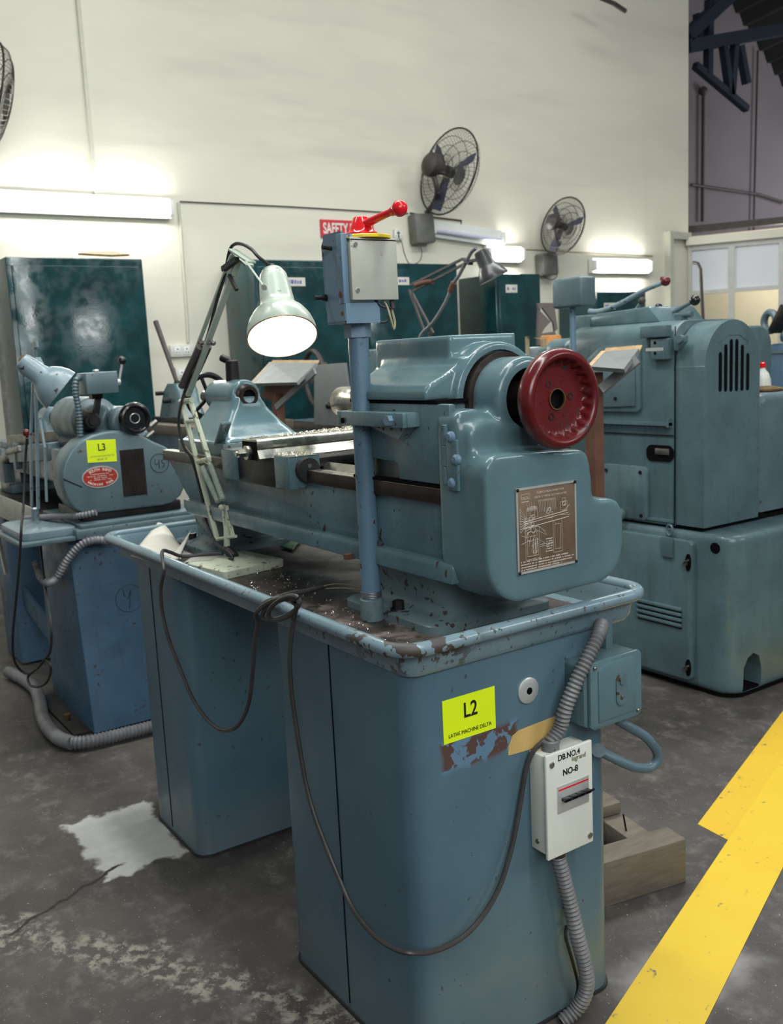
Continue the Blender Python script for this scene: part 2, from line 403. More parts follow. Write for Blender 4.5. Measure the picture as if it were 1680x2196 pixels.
for i in range(26):                                                 # corrugated roof sheet, ribs run down the slope
    for k in range(2):
        f0 = (i*2+k)/52; f1 = (i*2+k+1)/52; lo, hi = ((0, .08) if k == 0 else (.08, 0))
        p = a.lerp(b2, f0)+Z*lo; q = a.lerp(b2, f1)+Z*hi
        rf.plate([p, q, q+V((5, 1.0, 1.0)), p+V((5, 1.0, 1.0))], .03, Z)
struct(rf.build('ceiling', 'roof', smooth=10))

# glazed partition in the far corner
PO = V((-6.7, 8.39, 0)); PD = V((math.cos(math.radians(30)), math.sin(math.radians(30)), 0)); PN = V((PD.y, -PD.x, 0))
def pp(u, z, d=0): return PO+PD*u+PN*d+Z*z
n = NT('frosted_panel'); MT['frost'] = n.out(n.mix(n.noise(2, 3), rgb(214, 217, 222), rgb(228, 230, 234)), .5)
n = NT('clear_pane'); n.b.inputs['Transmission Weight'].default_value = 1; n.b.inputs['IOR'].default_value = 1.05; MT['pane'] = n.out((.95, .97, .96, 1), .03)
def pbar(mb, u0, u1, z0, z1, d0=-.03, d1=.03):
    r = [pp(u0, z0, d0), pp(u1, z0, d0), pp(u1, z0, d1), pp(u0, z0, d1)]; return mb.plate(r, z1-z0, Z)
ends = [0, .42, .90, 1.38, 1.86]
for i in range(3):
    w = pbar(pbar(pbar(pbar(pbar(MB(), ends[i]+.0, ends[i]+.03, .9, 2.34), ends[i+1]-.03, ends[i+1], .9, 2.34), ends[i]+.03, ends[i+1]-.03, 2.29, 2.34), ends[i]+.03, ends[i+1]-.03, 1.84, 1.88), ends[i]+.03, ends[i+1]-.03, .9, .94)
    wo = struct(w.build('window_%d' % (i+1), 'frame', smooth=20))
    pbar(MB(), ends[i]+.03, ends[i+1]-.03, 1.88, 2.29, -.006, .006).build('frosted_pane', 'frost', wo)
    pbar(MB(), ends[i]+.03, ends[i+1]-.03, .94, 1.84, -.003, .003).build('clear_pane', 'pane', wo)
t = pbar(MB(), -.02, 2.2, 2.34, 2.42, -.09, .09); struct(pbar(t, 0, 2.2, 0, .9, -.05, .05).build('trim_2', 'wall'))
MT['warm_wall'] = plain('warm_cream_office_wall', rgb(230, 220, 194), .7, 0, .04, 3)
struct(pbar(MB(), -.3, 3.2, 0, 2.6, -1.7, -1.6).build('wall_office', 'warm_wall'))
l = bpy.data.lights.new('office_lamp', 'POINT'); l.energy = 26; l.color = (1, .94, .80); l.shadow_soft_size = .2
lo = bpy.data.objects.new('office_lamp', l); COL.objects.link(lo); lo.location = pp(.9, 2.2, -.8)

# steelwork, pipes and conduits
t = thing('roof_truss', at(1500, 90, X=-7.6), 'dark blue steel roof truss braced off the end of the cream wall', 'truss')
def bar2(p, q, w, part, Xp=-7.6, mat='truss', h=None):
    w *= 1.5
    return MB().bar(at(*p, X=Xp), at(*q, X=Xp-.0), w, h or w).build(part, mat, t)
bar2((1472, 100), (1690, 62), .09, 'bottom_chord'); bar2((1472, 78), (1600, -40), .09, 'rafter')
for p, q in (((1497, 30), (1500, 100)), ((1522, 0), (1519, 160)), ((1551, 90), (1567, 205)), ((1577, 90), (1568, 205)), ((1587, 98), (1602, 180))): bar2(p, q, .055, 'strut')
bar2((1491, 140), (1602, 234), .05, 'brace'); MB().plate([at(*q, X=-7.58) for q in ((1474, 70), (1500, 66), (1506, 104), (1476, 106))], .05, -X).build('gusset_plate', 'truss', t)
tag(MB().tube([at(1290, -4, X=-6.3), at(1318, 8, X=-6.3), at(1342, 24, X=-6.3)], .02).build('steel_rod', 'fan_dark'), 'thin dark steel rod poking in at the top edge above the cream wall', 'rod')
tag(MB().tube([at(1509, 190, X=-8.85), at(1508, 330, X=-8.85), at(1507, 475, X=-8.85)], .022).sph(at(1509, 195, X=-8.85), .06).build('drop_pipe', 'fan_dark'), 'thin dark brown pipe with a small box at its top running down the grey wall', 'pipe')
tag(MB().tube([at(1626, 108, X=-8.85), at(1617, 495, X=-8.85)], .014).build('drop_cable', 'wire'), 'thin dark cable hanging down the grey wall beside the dark roof', 'cable')
tag(MB().tube([at(1484, 396, X=-8.82), at(1560, 407, X=-8.82), at(1630, 417, X=-8.82), at(1690, 436, X=-8.82)], .018).build('wall_conduit', 'fan_dark'), 'dark conduit running level across the grey wall above the partition', 'conduit')
tag(MB().bar(pp(-.1, 2.56, -.5), pp(2.6, 2.56, -.5), .06, .07).build('guard_rail', 'fan_dark'), 'dark horizontal rail just above the glazed partition', 'rail')
tag(MB().box(-6.70, -6.675, 2.19, 2.215, 2.53, 7).build('wall_conduit', 'conduit'), 'cream conduit dropping down the wall to the long lit tube light', 'conduit')
cd = MB().tube([at(386, 432, X=-6.69), at(620, 443, X=-6.69), at(876, 458, X=-6.69)], .0045, 6)
tag(cd.build('wall_cable', 'wire'), 'thin cable running level along the wall above the red safety sign', 'cable')
tag(MB().tube([at(383, 434, X=-6.69), at(385, 460, X=-6.69), at(402, 690, X=-6.69), at(404, 735, X=-6.69)], .011, 6).build('wall_conduit', 'conduit'), 'cream conduit going down from the tube light end to the socket board', 'conduit')
tag(MB().tube([at(880, 457, X=-6.69), at(930, 466, X=-6.69), at(990, 473, X=-6.69), at(989, 486, X=-6.69)], .007, 6).build('wall_cable', 'wire'), 'thin cable from the large fan down to the unlit tube light', 'cable')
tag(MB().tube([at(1075, 532, X=-6.71), at(1230, 541, X=-6.71), at(1400, 549, X=-6.71)], .007, 6).build('wall_cable', 'wire_pale'), 'pale cable running along the wall behind the smaller fan', 'cable')
tag(MB().box(-6.716, -6.64, 8.02, 8.07, 1.2, 2.47).box(-6.716, -6.65, 8.07, 8.36, 2.40, 2.47).build('cable_trunking', 'conduit'), 'cream box trunking on the pilaster next to the glazed partition', 'trunking')
tag(MB().tube([at(1488, 563, Y=7.8), at(1497, 565, Y=7.8), at(1503, 577, Y=7.8), at(1506, 640, Y=7.8), at(1509, 700, Y=7.8), V((at(1509, 700, Y=7.8).x, 7.8, 0))], .016, 8).build('hooked_rod', 'fan_dark'), 'slim black rod with a bent top standing before the partition', 'rod')

# yellow floor lines
n = NT('worn_yellow_floor_paint'); MT['line'] = n.out(n.mix(n.step(n.noise(30, 6, .7), .61, .70), n.mix(n.noise(6, 5), rgb(210, 172, 18), rgb(220, 187, 44)), rgb(112, 104, 84)), .5)
n = NT('older_yellow_floor_paint'); MT['line_old'] = n.out(n.mix(n.step(n.noise(26, 6, .7), .60, .68), n.mix(n.noise(6, 5), rgb(206, 164, 24), rgb(218, 180, 40)), rgb(92, 88, 80)), .55)
def line(pts): return MB().plate([(x, y, .0006) for x, y in pts], .0012, Z)
dx = -.3767
tag(line([(-1.233+.26, 1.289-.69), (-1.02+.04, 1.289-.4), (-1.02+dx*-.0, 1.289), (-1.112, 1.444), (-1.37, 2.1), (-1.37+dx*4, 6.1), (-1.54+dx*4, 6.1), (-1.54, 2.1)]).build('floor_line', 'line'), 'bright yellow painted line running along the floor beside the lathe L2', 'floor marking')
tag(MB().plate([(x, y, .0002) for x, y in ((-1.50, 2.085), (-1.50+dx*4, 6.1), (-1.645+dx*4, 6.1), (-1.645, 2.10))], .0010, Z).build('floor_line', 'line_old'), 'older darker yellow strip alongside the bright line beyond the pallet', 'floor marking')

# lockers
def locker(y0, y1, h, label, doors=1, lab=None, xf=-6.2):
    t = thing('steel_locker', ((xf-6.69)/2, (y0+y1)/2, 0), label, 'locker', 'green lockers along the wall')
    MB().box(-6.69, xf, y0, y1, 0, h, .008).build('carcass', 'locker', t)
    w = (y1-y0)/doors
    for i in range(doors):
        d = MB().box(xf-.004, xf+.012, y0+i*w+.03, y0+(i+1)*w-.03, .12, h-.05, .004).build('door', 'locker', t)
        MB().box(xf+.012, xf+.035, y0+i*w+w-.12, y0+i*w+w-.09, .95, 1.1, .004).build('handle', 'steel_rough', d)
    if lab:
        a = at(lab[0], lab[1], X=xf+.014); b = at(lab[2], lab[3], X=xf+.014)
        p = MB().box(xf+.0125, xf+.0145, a.y, b.y, min(a.z, b.z)-.025, max(a.z, b.z)+.01).build('label_card', 'paper', t)
        worn_print([(a.y+.015, b.y-.015, (a.z+b.z)/2-.008)], xf+.0146, 'ink_blue', p, .03, int(lab[0]))
    return t
lk = locker(1.45, 2.305, 2.06, 'dark green steel locker beside the lit tube light, far left of the row')
locker(3.10, 4.005, 2.07, 'dark green locker right behind the lit desk lamp', 1, (612, 598, 655, 606))
locker(4.008, 4.91, 2.06, 'dark green locker right behind the switch post with the red lever', 1, (852, 597, 878, 604))
locker(5.31, 5.81, 1.99, 'narrow dark green locker under the smaller fan, seen past the dark desk lamp', 1, (1085, 613, 1110, 621))
locker(6.50, 7.14, 1.84, 'low dark green locker behind the levers of the big lathe', 1, (1296, 652, 1320, 657))
tag(MB().plate([at(168, 547, X=-6.3), at(190, 543, X=-6.45), at(245, 543, X=-6.5), at(278, 549, X=-6.4), at(240, 551, X=-6.25)], .012, Z).build('folded_board', 'rag'), 'thin brown folded sheet lying on top of the left locker', 'sheet')

# tube lights
def tube_light(y0, y1, z, on, label, tubes=2, rot=0):
    t = thing('tube_light', (-6.66, (y0+y1)/2, z), label, 'tube light', 'tube lights on the wall')
    MB().box(-6.695, -6.645, y0, y1, z-.07, z+.07, .008).build('batten', 'fix_white', t)
    dz = (.034, -.034) if tubes == 2 else (-.02,)
    for q in dz: MB().cyl((-6.625, y0+.03, z+q), (-6.625, y1-.03, z+q), .019, n=14).build('tube', 'tube_on' if on else 'tube_off', t)
    for yy in (y0+.015, y1-.015): MB().box(-6.65, -6.60, yy-.015, yy+.015, z-.05, z+.05, .005).build('end_holder', 'fix_white', t)
    if rot:
        for ch in t.children: pass
        t.rotation_euler = (rot, 0, 0)
    return t
tube_light(1.52, 2.72, 2.46, True, 'long lit fluorescent tube light above the left green locker')
tube_light(5.0, 5.79, 2.37, False, 'unlit grey tube light right of the large fan, tilted on the wall', 1, -.085)
tube_light(5.60, 6.02, 2.205, True, 'short lit tube light just behind the dark lamp shade')
tube_light(6.90, 7.72, 2.12, True, 'lit tube light over the low locker, farthest along the wall')

# wall fans
def fan(name_label, c, R, box_c, mat='fan_dark', nrm=(-.05, .97, -.22), bsz=(.12, .2, .24), tw=0):
    c = V(c); ax, u, w = basis(nrm); t = thing('wall_fan', box_c, name_label, 'fan', 'fans on the wall')
    MB().obox(box_c, bsz, M.Rotation(.06, 3, 'X'), .02).build('wall_box', 'fan_grey', t)
    b = V(box_c)+V((.03, .03, bsz[2]/2)); mtr = c-ax*R*.5
    MB().tube(spline([b, b+V((.06, .04, .08)), mtr+V((0, .04, -R*.55)), mtr+V((0, 0, -.05))], 6), .022, 8).build('bracket_arm', mat, t)
    MB().lathe(mtr-ax*R*.22, ax, [(0, .03), (.02, R*.2), (R*.12, R*.27), (R*.30, R*.27), (R*.38, R*.17), (R*.60, R*.12)], 20).build('motor', mat, t)
    for sgn, part in ((-1, 'rear_guard'), (1, 'front_guard')):
        g = MB(); d = sgn*R*(.17 if sgn < 0 else .34)
        for q, dd in ((1, 0), (.78, .72), (.56, .9), (.34, 1)): g.torus(c+ax*d*dd, ax, R*q, .0028 if q < 1 else .007, 40, 5)
        for i in range(64):
            a = 2*math.pi*i/64; e = u*math.cos(a)+w*math.sin(a)
            g.tube([c+e*R, c+e*R*.93+ax*d*.45, c+e*R*.78+ax*d*.72, c+e*R*.52+ax*d*.93, c+e*R*.16+ax*d], .0016, 3)
        g.build(part, 'wire', t)
    MB().lathe(c+ax*R*.33, ax, [(0, R*.2), (.006, R*.21), (.012, R*.1), (.014, .001)], 24).build('badge', 'fan_grey', t)
    h = MB().cyl(c-ax*.03, c+ax*.04, R*.13, n=18).build('hub', mat, t)
    for k in range(3):
        a = 2*math.pi*k/3+tw; e = u*math.cos(a)+w*math.sin(a); f = e.cross(ax); r = []
        for q, wd in ((.14, .07), (.4, .12), (.7, .17), (.9, .15)): r.append((c+e*R*q+f*R*wd*.8+ax*R*.05, c+e*R*q-f*R*wd*.8-ax*R*.05))
        MB().loft([[p, q, q+ax*.004, p+ax*.004] for p, q in r]).build('blade', 'fan_blade', t)
    return t
fc = at(962, 368, X=-6.36)
fan('large dark wall fan above the red safety sign end, facing right', fc, .345, (-6.64, 4.9, 2.39), tw=-.2)
fc2 = at(1207, 485, X=-6.40)
fan('smaller wall fan to the right of the unlit tube light', fc2, .255, (-6.64, 6.31, 2.12), bsz=(.12, .19, .2), tw=-.1)
fan('wall fan cut off by the left edge of the picture', at(-28, 212, X=-6.36), .33, (-6.64, 1.12, 2.62), tw=.9)
tag(MB().tube(spline([at(*q, X=-6.6) for q in ((899, 520), (905, 540), (900, 560), (880, 567), (868, 545), (862, 520), (856, 512))]), .004, 5).build('fan_cord', 'wire'), 'thin cord looping from the large fan box to the wall socket', 'cord')
tag(MB().tube(spline([at(*q, X=-6.6) for q in ((1186, 540), (1190, 570), (1195, 590), (1185, 600), (1168, 594), (1165, 586))]), .004, 5).build('fan_cord', 'wire'), 'thin cord hanging in a loop under the smaller fan box', 'cord')

# sign, sockets
t = thing('safety_sign', (-6.69, 4.3, 2.30), 'red sign with white lettering on the wall behind the switch post', 'sign')
MB().box(-6.698, -6.685, 3.955, 4.45, 2.305, 2.44).build('board', 'sign_red', t)
words('SAFETY FIRST', .115, (-6.684, 3.975, 2.37), Y, Z, 'ink_white', t, align='LEFT', bold=.003, fit=.41)
def socket(py0, py1, px0, px1, label):
    a = at(px0, py0, X=-6.68); b = at(px1, py1, X=-6.68)
    t = thing('socket_board', (-6.69, (a.y+b.y)/2, b.z), label, 'socket')
    MB().box(-6.70, -6.67, a.y, b.y, b.z, a.z, .006).build('plate', 'plastic', t)
    for f in (.28, .66):
        y = a.y+(b.y-a.y)*f; z = (a.z+b.z)/2; q = MB().box(-6.672, -6.665, y-.024, y+.024, z-.028, z+.028, .003).build('socket_insert', 'fix_white', t)
        MB().cyl((-6.666, y, z+.012), (-6.6635, y, z+.012), .005, n=10).cyl((-6.666, y-.01, z-.012), (-6.6635, y-.01, z-.012), .004, n=10).cyl((-6.666, y+.01, z-.012), (-6.6635, y+.01, z-.012), .004, n=10).build('pin_hole', 'void', q)
socket(740, 764, 364, 418, 'white socket board on the wall behind the long lever')
socket(788, 815, 376, 420, 'lower white socket board partly behind the handwheel')
socket(491, 516, 845, 862, 'small white socket near the large fan box')

# ================================================================== FOREGROUND LATHE
n = NT('blue_pedestal_paint')
c = n.mix(n.step(n.noise(3, 5), .3, .7), rgb(69, 97, 111), rgb(83, 110, 122))
c = n.mix(n.math('MULTIPLY', n.step(n.noise(3, 4, .6, n.scaled(14, 14, .8)), .5, .75), .35), c, rgb(84, 100, 106))
c = n.mix(n.math('MULTIPLY', n.step(n.noise(60, 3, .5), .70, .72), .8), c, rgb(52, 56, 58))
low = n.step(n.math('ADD', n.xyz()[2], n.math('MULTIPLY', n.noise(9, 4), .2)), .34, .12)
c = n.mix(n.math('MULTIPLY', low, .35), c, rgb(112, 116, 108))
rb = n.box((-1.36, .962, .603), (-1.29, 1.145, .662), .008, .022, 34)
c = n.mix(n.math('MULTIPLY', rb, n.step(n.noise(27, 4, .55), .46, .49)), n.mix(n.math('MULTIPLY', rb, .5), c, rgb(104, 138, 168)), rgb(84, 62, 54))
n.bump(n.noise(60, 3), .1, .001)
MT['pedestal'] = n.out(c, n.step(n.noise(9, 4), .3, .7, .34, .46))
n = NT('oily_pan_floor')
c = n.mix(n.step(n.noise(5, 5, .6), .35, .65), rgb(34, 28, 27), rgb(74, 64, 60))
c = n.mix(n.math('MULTIPLY', n.step(n.noise(7, 6, .7), .5, .66), n.box((-1.9, .9, .7), (-1.25, 1.2, .9), .1)), c, rgb(140, 128, 120))
n.bump(n.noise(60, 5), .4, .002)
MT['pan_floor'] = n.out(c, n.step(n.noise(8, 4), .3, .7, .25, .6))

LATHE = thing('metal_lathe', (-2.07, 1.175, 0), 'blue-grey metal lathe L2 in the foreground with maroon handwheel, on two pedestals', 'lathe', None)
p = MB().prism(rr(-1.835, -1.313, .90, 1.40, .045), 'z', .004, .80).build('pedestal', 'pedestal', LATHE, 50)
MB().box(-1.5862, -1.5838, .8985, .901, .02, .80).build('panel_seam', 'void', p)
MB().lathe((-1.314, 1.174, .712), X, [(0, .0255), (.004, .0255), (.006, .022), (.0065, .009)], 28).build('washer', 'alu', p)
MB().cyl((-1.309, 1.174, .712), (-1.3068, 1.174, .712), .0068).build('bolt_hole', 'void', p)
MB().prism(rr(-1.84, -1.308, .895, 1.405, .05), 'z', 0, .006).build('base_strip', 'rubber', p)  # thin dark strip around the pedestal foot
p = MB().prism(rr(-2.712, -2.372, .90, 1.40, .04), 'z', .004, .80).build('pedestal', 'pedestal', LATHE, 50)
MB().box(-2.5752, -2.5728, .8985, .901, .02, .80).build('panel_seam', 'void', p)
MB().prism(rr(-2.717, -2.367, .895, 1.405, .045), 'z', 0, .006).build('base_strip', 'rubber', p)  # same dark strip on the far pedestal
# chip pan
def ring(ins, z, x0=-2.862, x1=-1.283, y0=.868, y1=1.482, r=.055): return [(a, b, z) for a, b in rr(x0+ins, x1-ins, y0+ins, y1-ins, max(.012, r-ins), 8)]
pan = MB().loft([ring(.05, .797), ring(.024, .80, y0=.874), ring(.014, .812, y0=.882), ring(.010, .838, y0=.884), ring(.006, .846, y0=.872), ring(.004, .856), ring(.012, .858), ring(.018, .848, y0=.876), ring(.022, .83, y0=.882), ring(.028, .812, y0=.882), ring(.06, .807)])
pan.build('chip_pan', 'rim', LATHE, 40)
MB().tube(ring(0, .856), .0135, 14, closed=True).build('pan_rim', 'rim', LATHE)
MB().loft([ring(.026, .8065, y0=.884), ring(.026, .8085, y0=.884)]).build('pan_floor', 'pan_floor', LATHE)
# feet
def foot(xb0, xb1, xt0, xt1, fx0, fx1, bolts):
    f = MB().loft([[(a, b, z) for a, b in rr(x0, x1, y0, y1, .035, 6)] for x0, x1, y0, y1, z in ((fx0, fx1, 1.062, 1.385, .808), (fx0, fx1, 1.062, 1.385, .824), (fx0+.004, fx1-.004, 1.066, 1.38, .828), (xb0, xb1, 1.100, 1.352, .834), (xb0+.004, xb1-.004, 1.108, 1.346, .842), (xb0+.006, xb1-.002, 1.110, 1.346, .856), (xt0, xt1, 1.088, 1.365, .930))]).build('foot', 'cast_worn', LATHE, 40)
    for bx, by in bolts:
        MB().cyl((bx, by, .824), (bx, by, .833), .019, .017).hexa((bx, by, .833), (bx, by, .849), .0125).build('bolt', 'dark_steel', f)
foot(-1.77, -1.467, -1.77, -1.455, -1.80, -1.452, ((-1.61, 1.087), (-1.61, 1.362)))
foot(-2.745, -2.562, -2.715, -2.562, -2.81, -2.545, ((-2.735, 1.10), (-2.735, 1.36)))
# bed
bed = MB().prism([(-2.80, 1.095), (-2.80, 1.078), (-2.765, 1.052), (-2.70, 1.0), (-2.655, .968), (-2.60, .958), (-1.365, .958), (-1.365, 1.095)], 'y', 1.066, 1.36, .004)
bed.prism([(-2.63, .929), (-2.655, .945), (-2.655, .968), (-1.37, .968), (-1.366, .957), (-1.372, .929)], 'y', 1.048, 1.38, .0035)
bed.build('bed', 'cast', LATHE)
MB().box(-2.802, -1.40, 1.052, 1.088, 1.076, 1.1045, .002).build('bed_way', 'oily_steel', LATHE)
MB().box(-2.802, -1.40, 1.34, 1.375, 1.076, 1.1045, .002).build('bed_way', 'oily_steel', LATHE)
MB().box(-2.80, -1.40, 1.053, 1.086, 1.1046, 1.1056).prism([(1.097, 1.09), (1.12, 1.117), (1.143, 1.09)], 'x', -2.80, -1.40).build('way_surface', 'steel', LATHE)
MB().box(-2.80, -1.40, 1.16, 1.33, 1.09, 1.1).build('bed_top', 'dark_steel', LATHE)
MB().bar((-1.72, 1.03, .934), (-1.72, 1.06, .934), .012).build('drain_stub', 'rust', LATHE)
# headstock
MB().box(-1.72, -1.412, 1.07, 1.36, 1.096, 1.262, .004).build('headstock', 'cast', LATHE)
door = MB().prism([(-1.645, 1.262), (-1.645, 1.150), (-1.548, 1.147), (-1.538, 1.139), (-1.536, 1.113), (-1.376, 1.113), (-1.366, 1.12), (-1.366, 1.262)], 'y', 1.052, 1.068, .004).build('side_door', 'cast', LATHE)
MB().prism([(1.0695, 1.1), (1.0695, 1.147), (1.12, 1.147), (1.12, 1.1)], 'x', -1.70, -1.53).build('saddle_face', 'steel_rough', LATHE)
MB().box(-1.70, -1.372, 1.05, 1.069, 1.106, 1.112).build('door_gap', 'void', LATHE)
cap = MB()
pr = [(1.044, 1.268), (1.044, 1.284), (1.053, 1.296), (1.09, 1.312), (1.122, 1.330), (1.13, 1.345), (1.30, 1.345), (1.31, 1.330), (1.34, 1.312), (1.372, 1.296), (1.38, 1.284), (1.38, 1.268)]
cap.prism(pr, 'x', -1.69, -1.425)
cap.prism([(1.07, 1.27), (1.07, 1.29), (1.13, 1.325), (1.30, 1.325), (1.35, 1.29), (1.35, 1.27)], 'x', -1.725, -1.68)
cap.box(-1.717, -1.458, 1.130, 1.298, 1.30, 1.386)
cap.cyl((-1.475, 1.213, 1.262), (-1.41, 1.213, 1.262), .1035, n=48)
cap.cyl((-1.60, 1.213, 1.262), (-1.475, 1.213, 1.262), .088, .1, n=48)
cap.cyl((-1.43, 1.213, 1.262), (-1.412, 1.213, 1.262), .108, n=48)
cut = MB().cyl((-1.419, 1.213, 1.262), (-1.30, 1.213, 1.262), .093, n=48)
cut2 = MB().box(-1.9, -1.2, .9, 1.6, 1.0, 1.2685)
cap.build('headstock_cap', 'cast_clean', LATHE, 45, .0042, 5, [cut, cut2])
MB().box(-1.70, -1.40, 1.052, 1.37, 1.262, 1.2685).build('cap_gap', 'void', LATHE)
MB().cyl((-1.425, 1.213, 1.262), (-1.399, 1.213, 1.262), .0885, n=40).build('gear_recess', 'oily_steel', LATHE)
# gear cover (one rounded casting)
gc = MB()
outl = [(1.047, .985)]+arc(1.135, .985, .088, 180, 270, 8)+arc(1.325, .972, .075, 270, 360, 8)+[(1.40, 1.03)]+arc(1.365, 1.03, .035, 0, 90, 4)+[(1.318, 1.07), (1.312, 1.15), (1.292, 1.2)]+arc(1.213, 1.262, .079, 0, 180, 14)+[(1.134, 1.24), (1.10, 1.252), (1.06, 1.25), (1.047, 1.236)]
gc.prism(outl, 'x', -1.405, -1.342, .010, 3, 50)
gc.cyl((-1.41, 1.213, 1.262), (-1.328, 1.213, 1.262), .079, n=40)
lowr = [(1.050, .99)]+arc(1.135, .985, .085, 180, 270, 8)+arc(1.325, .972, .07, 270, 360, 8)+[(1.395, 1.03)]+arc(1.36, 1.03, .033, 0, 90, 4)+[(1.315, 1.068), (1.308, 1.14)]+arc(1.28, 1.14, .025, 0, 90, 4)+arc(1.085, 1.14, .035, 90, 180, 4)
gc.prism(lowr, 'x', -1.38, -1.268, .016, 3, 40)
gc.prism([(1.06, 1.10), (1.06, 1.22), (1.10, 1.235), (1.15, 1.22), (1.28, 1.22), (1.30, 1.16), (1.30, 1.1)], 'x', -1.36, -1.32, .012, 3)
hole = MB().cyl((-1.40, 1.213, 1.262), (-1.2, 1.213, 1.262), .058, n=40)
gc.build('gear_cover', 'cast_clean', LATHE, 60, .0042, 34, [hole])
GC = [o for o in LATHE.children if o.name.startswith('gear_cover')][0]
MB().cyl((-1.402, 1.213, 1.262), (-1.398, 1.213, 1.262), .058, n=32).build('bore_back', 'void', GC)
hg = MB()
for z0, z1 in ((1.118, 1.150), (1.151, 1.188), (1.189, 1.226)): hg.cyl((-1.372, 1.046, z0), (-1.372, 1.046, z1), .0065, bev=.001)
hg.build('hinge', 'cast', GC)
hp = MB().box(-1.368, -1.335, 1.0415, 1.0485, 1.108, 1.20, .002).build('hinge_leaf', 'cast', GC)
for sx, sz in ((-1.352, 1.205), (-1.338, 1.165), (-1.352, 1.122)):
    MB().lathe((sx, 1.046, sz), -Y, [(0, .010), (.006, .010), (.010, .006), (.0105, .001)], 18).build('screw', 'bracket', GC)
# lubrication plate
px = -1.2655
pl = MB().box(px-.004, px, 1.116, 1.263, .954, 1.110, .001).build('lubrication_plate', 'plate_brown', GC)
fr = MB()
for y0, y1, z0, z1 in ((1.116, 1.263, 1.106, 1.110), (1.116, 1.263, .954, .958), (1.116, 1.1195, .958, 1.106), (1.2595, 1.263, .958, 1.106)): fr.box(px-.001, px+.0012, y0, y1, z0, z1)
fr.build('plate_border', 'alu', GC)
for y, z in ((1.119, 1.107), (1.26, 1.107), (1.119, .957), (1.26, .957)): MB().sph((px+.0015, y, z), .0032, 10).build('rivet', 'dark_steel', GC)
def pt(txt, s, y, z, al='CENTER', mt='ink_white'): words(txt, s, (px, y, z), Y, Z, mt, GC, align=al)
pt('LUBRICATION CHART FOR', .0055, 1.199, 1.0975, 'CENTER', 'etch'); pt('DELTA 11" METAL CUTTING LATHE', .0050, 1.199, 1.0895, 'CENTER', 'etch')
pt('DELTA', .0052, 1.1365, 1.0915, 'CENTER', 'etch')
worn_print([(1.124, 1.240, .9755), (1.124, 1.256, .9705), (1.124, 1.250, .9655), (1.124, 1.225, .9610)], px+.0001, 'etch', GC, .0028, 5)
worn_print([(1.185, 1.202, 1.010-k*.0046) for k in range(6)]+[(1.128, 1.146, 1.0845)], px+.0001, 'etch', GC, .0026, 6)
dr = MB()
def ln(*q, r=.00035): dr.tube([(px+.0004, 1.12+a*.001, .958+b*.001) for a, b in q], r, 4)
def bxl(a0, b0, a1, b1): ln((a0, b0), (a1, b0)); ln((a1, b0), (a1, b1)); ln((a1, b1), (a0, b1)); ln((a0, b1), (a0, b0))
ln((12, 90), (120, 98), r=.0007); ln((14, 86), (122, 94), r=.0005); ln((10, 78), (124, 86), r=.0007); bxl(16, 88, 34, 96); bxl(20, 96, 46, 112); bxl(28, 100, 40, 116); bxl(66, 90, 84, 100); bxl(70, 100, 78, 108); bxl(104, 100, 120, 116); bxl(108, 108, 116, 122)
for i in range(11): ln((50+i*4, 122), (52+i*4, 104)); dr.torus((px+.0004, 1.12+.050+i*.004, .958+.124), X, .0016, .0003, 10, 4)
for i in range(9): ln((6, 112-i*5), (18, 100-i*2)); dr.torus((px+.0004, 1.125, .958+.113-i*.005), X, .0014, .0003, 10, 4)
for i in range(4): ln((20+i*6, 124), (24+i*5, 112))
bxl(16, 20, 50, 78); bxl(20, 26, 46, 70); bxl(84, 24, 106, 84); bxl(88, 30, 102, 76); ln((50, 44), (84, 44)); ln((50, 40), (84, 42))
dr.torus((px+.0004, 1.148, 1.020), X, .009, .0005, 20, 4); dr.torus((px+.0004, 1.155, 1.032), X, .006, .0005, 20, 4); bxl(24, 62, 42, 70); ln((6, 66), (24, 60)); ln((6, 50), (28, 56)); ln((40, 58), (62, 46)); ln((36, 76), (66, 60))
bxl(8, 131, 28, 140)
for i in range(8): ln((14, 100-i*4), (30+i%3*3, 92-i*2)); ln((22+i*3, 108), (23+i*3, 116), r=.0006)
for a, b in ((30, 94), (36, 97), (72, 101), (76, 106), (112, 112), (34, 84)): dr.torus((px+.0004, 1.12+a*.001, .958+b*.001), X, .0035, .0005, 14, 4)
for a, b, c_, d_ in ((44, 80, 66, 66), (50, 78, 68, 60), (78, 90, 92, 76), (110, 98, 126, 108), (104, 92, 126, 90), (34, 52, 30, 34), (30, 34, 38, 28), (38, 28, 44, 34), (28, 62, 24, 44), (42, 60, 46, 44), (30, 44, 42, 48)): ln((a, b), (c_, d_))
for a in (34, 38, 42): ln((a, 30), (a+2, 56), r=.0006)
dr.build('plate_diagram', 'etch', GC)
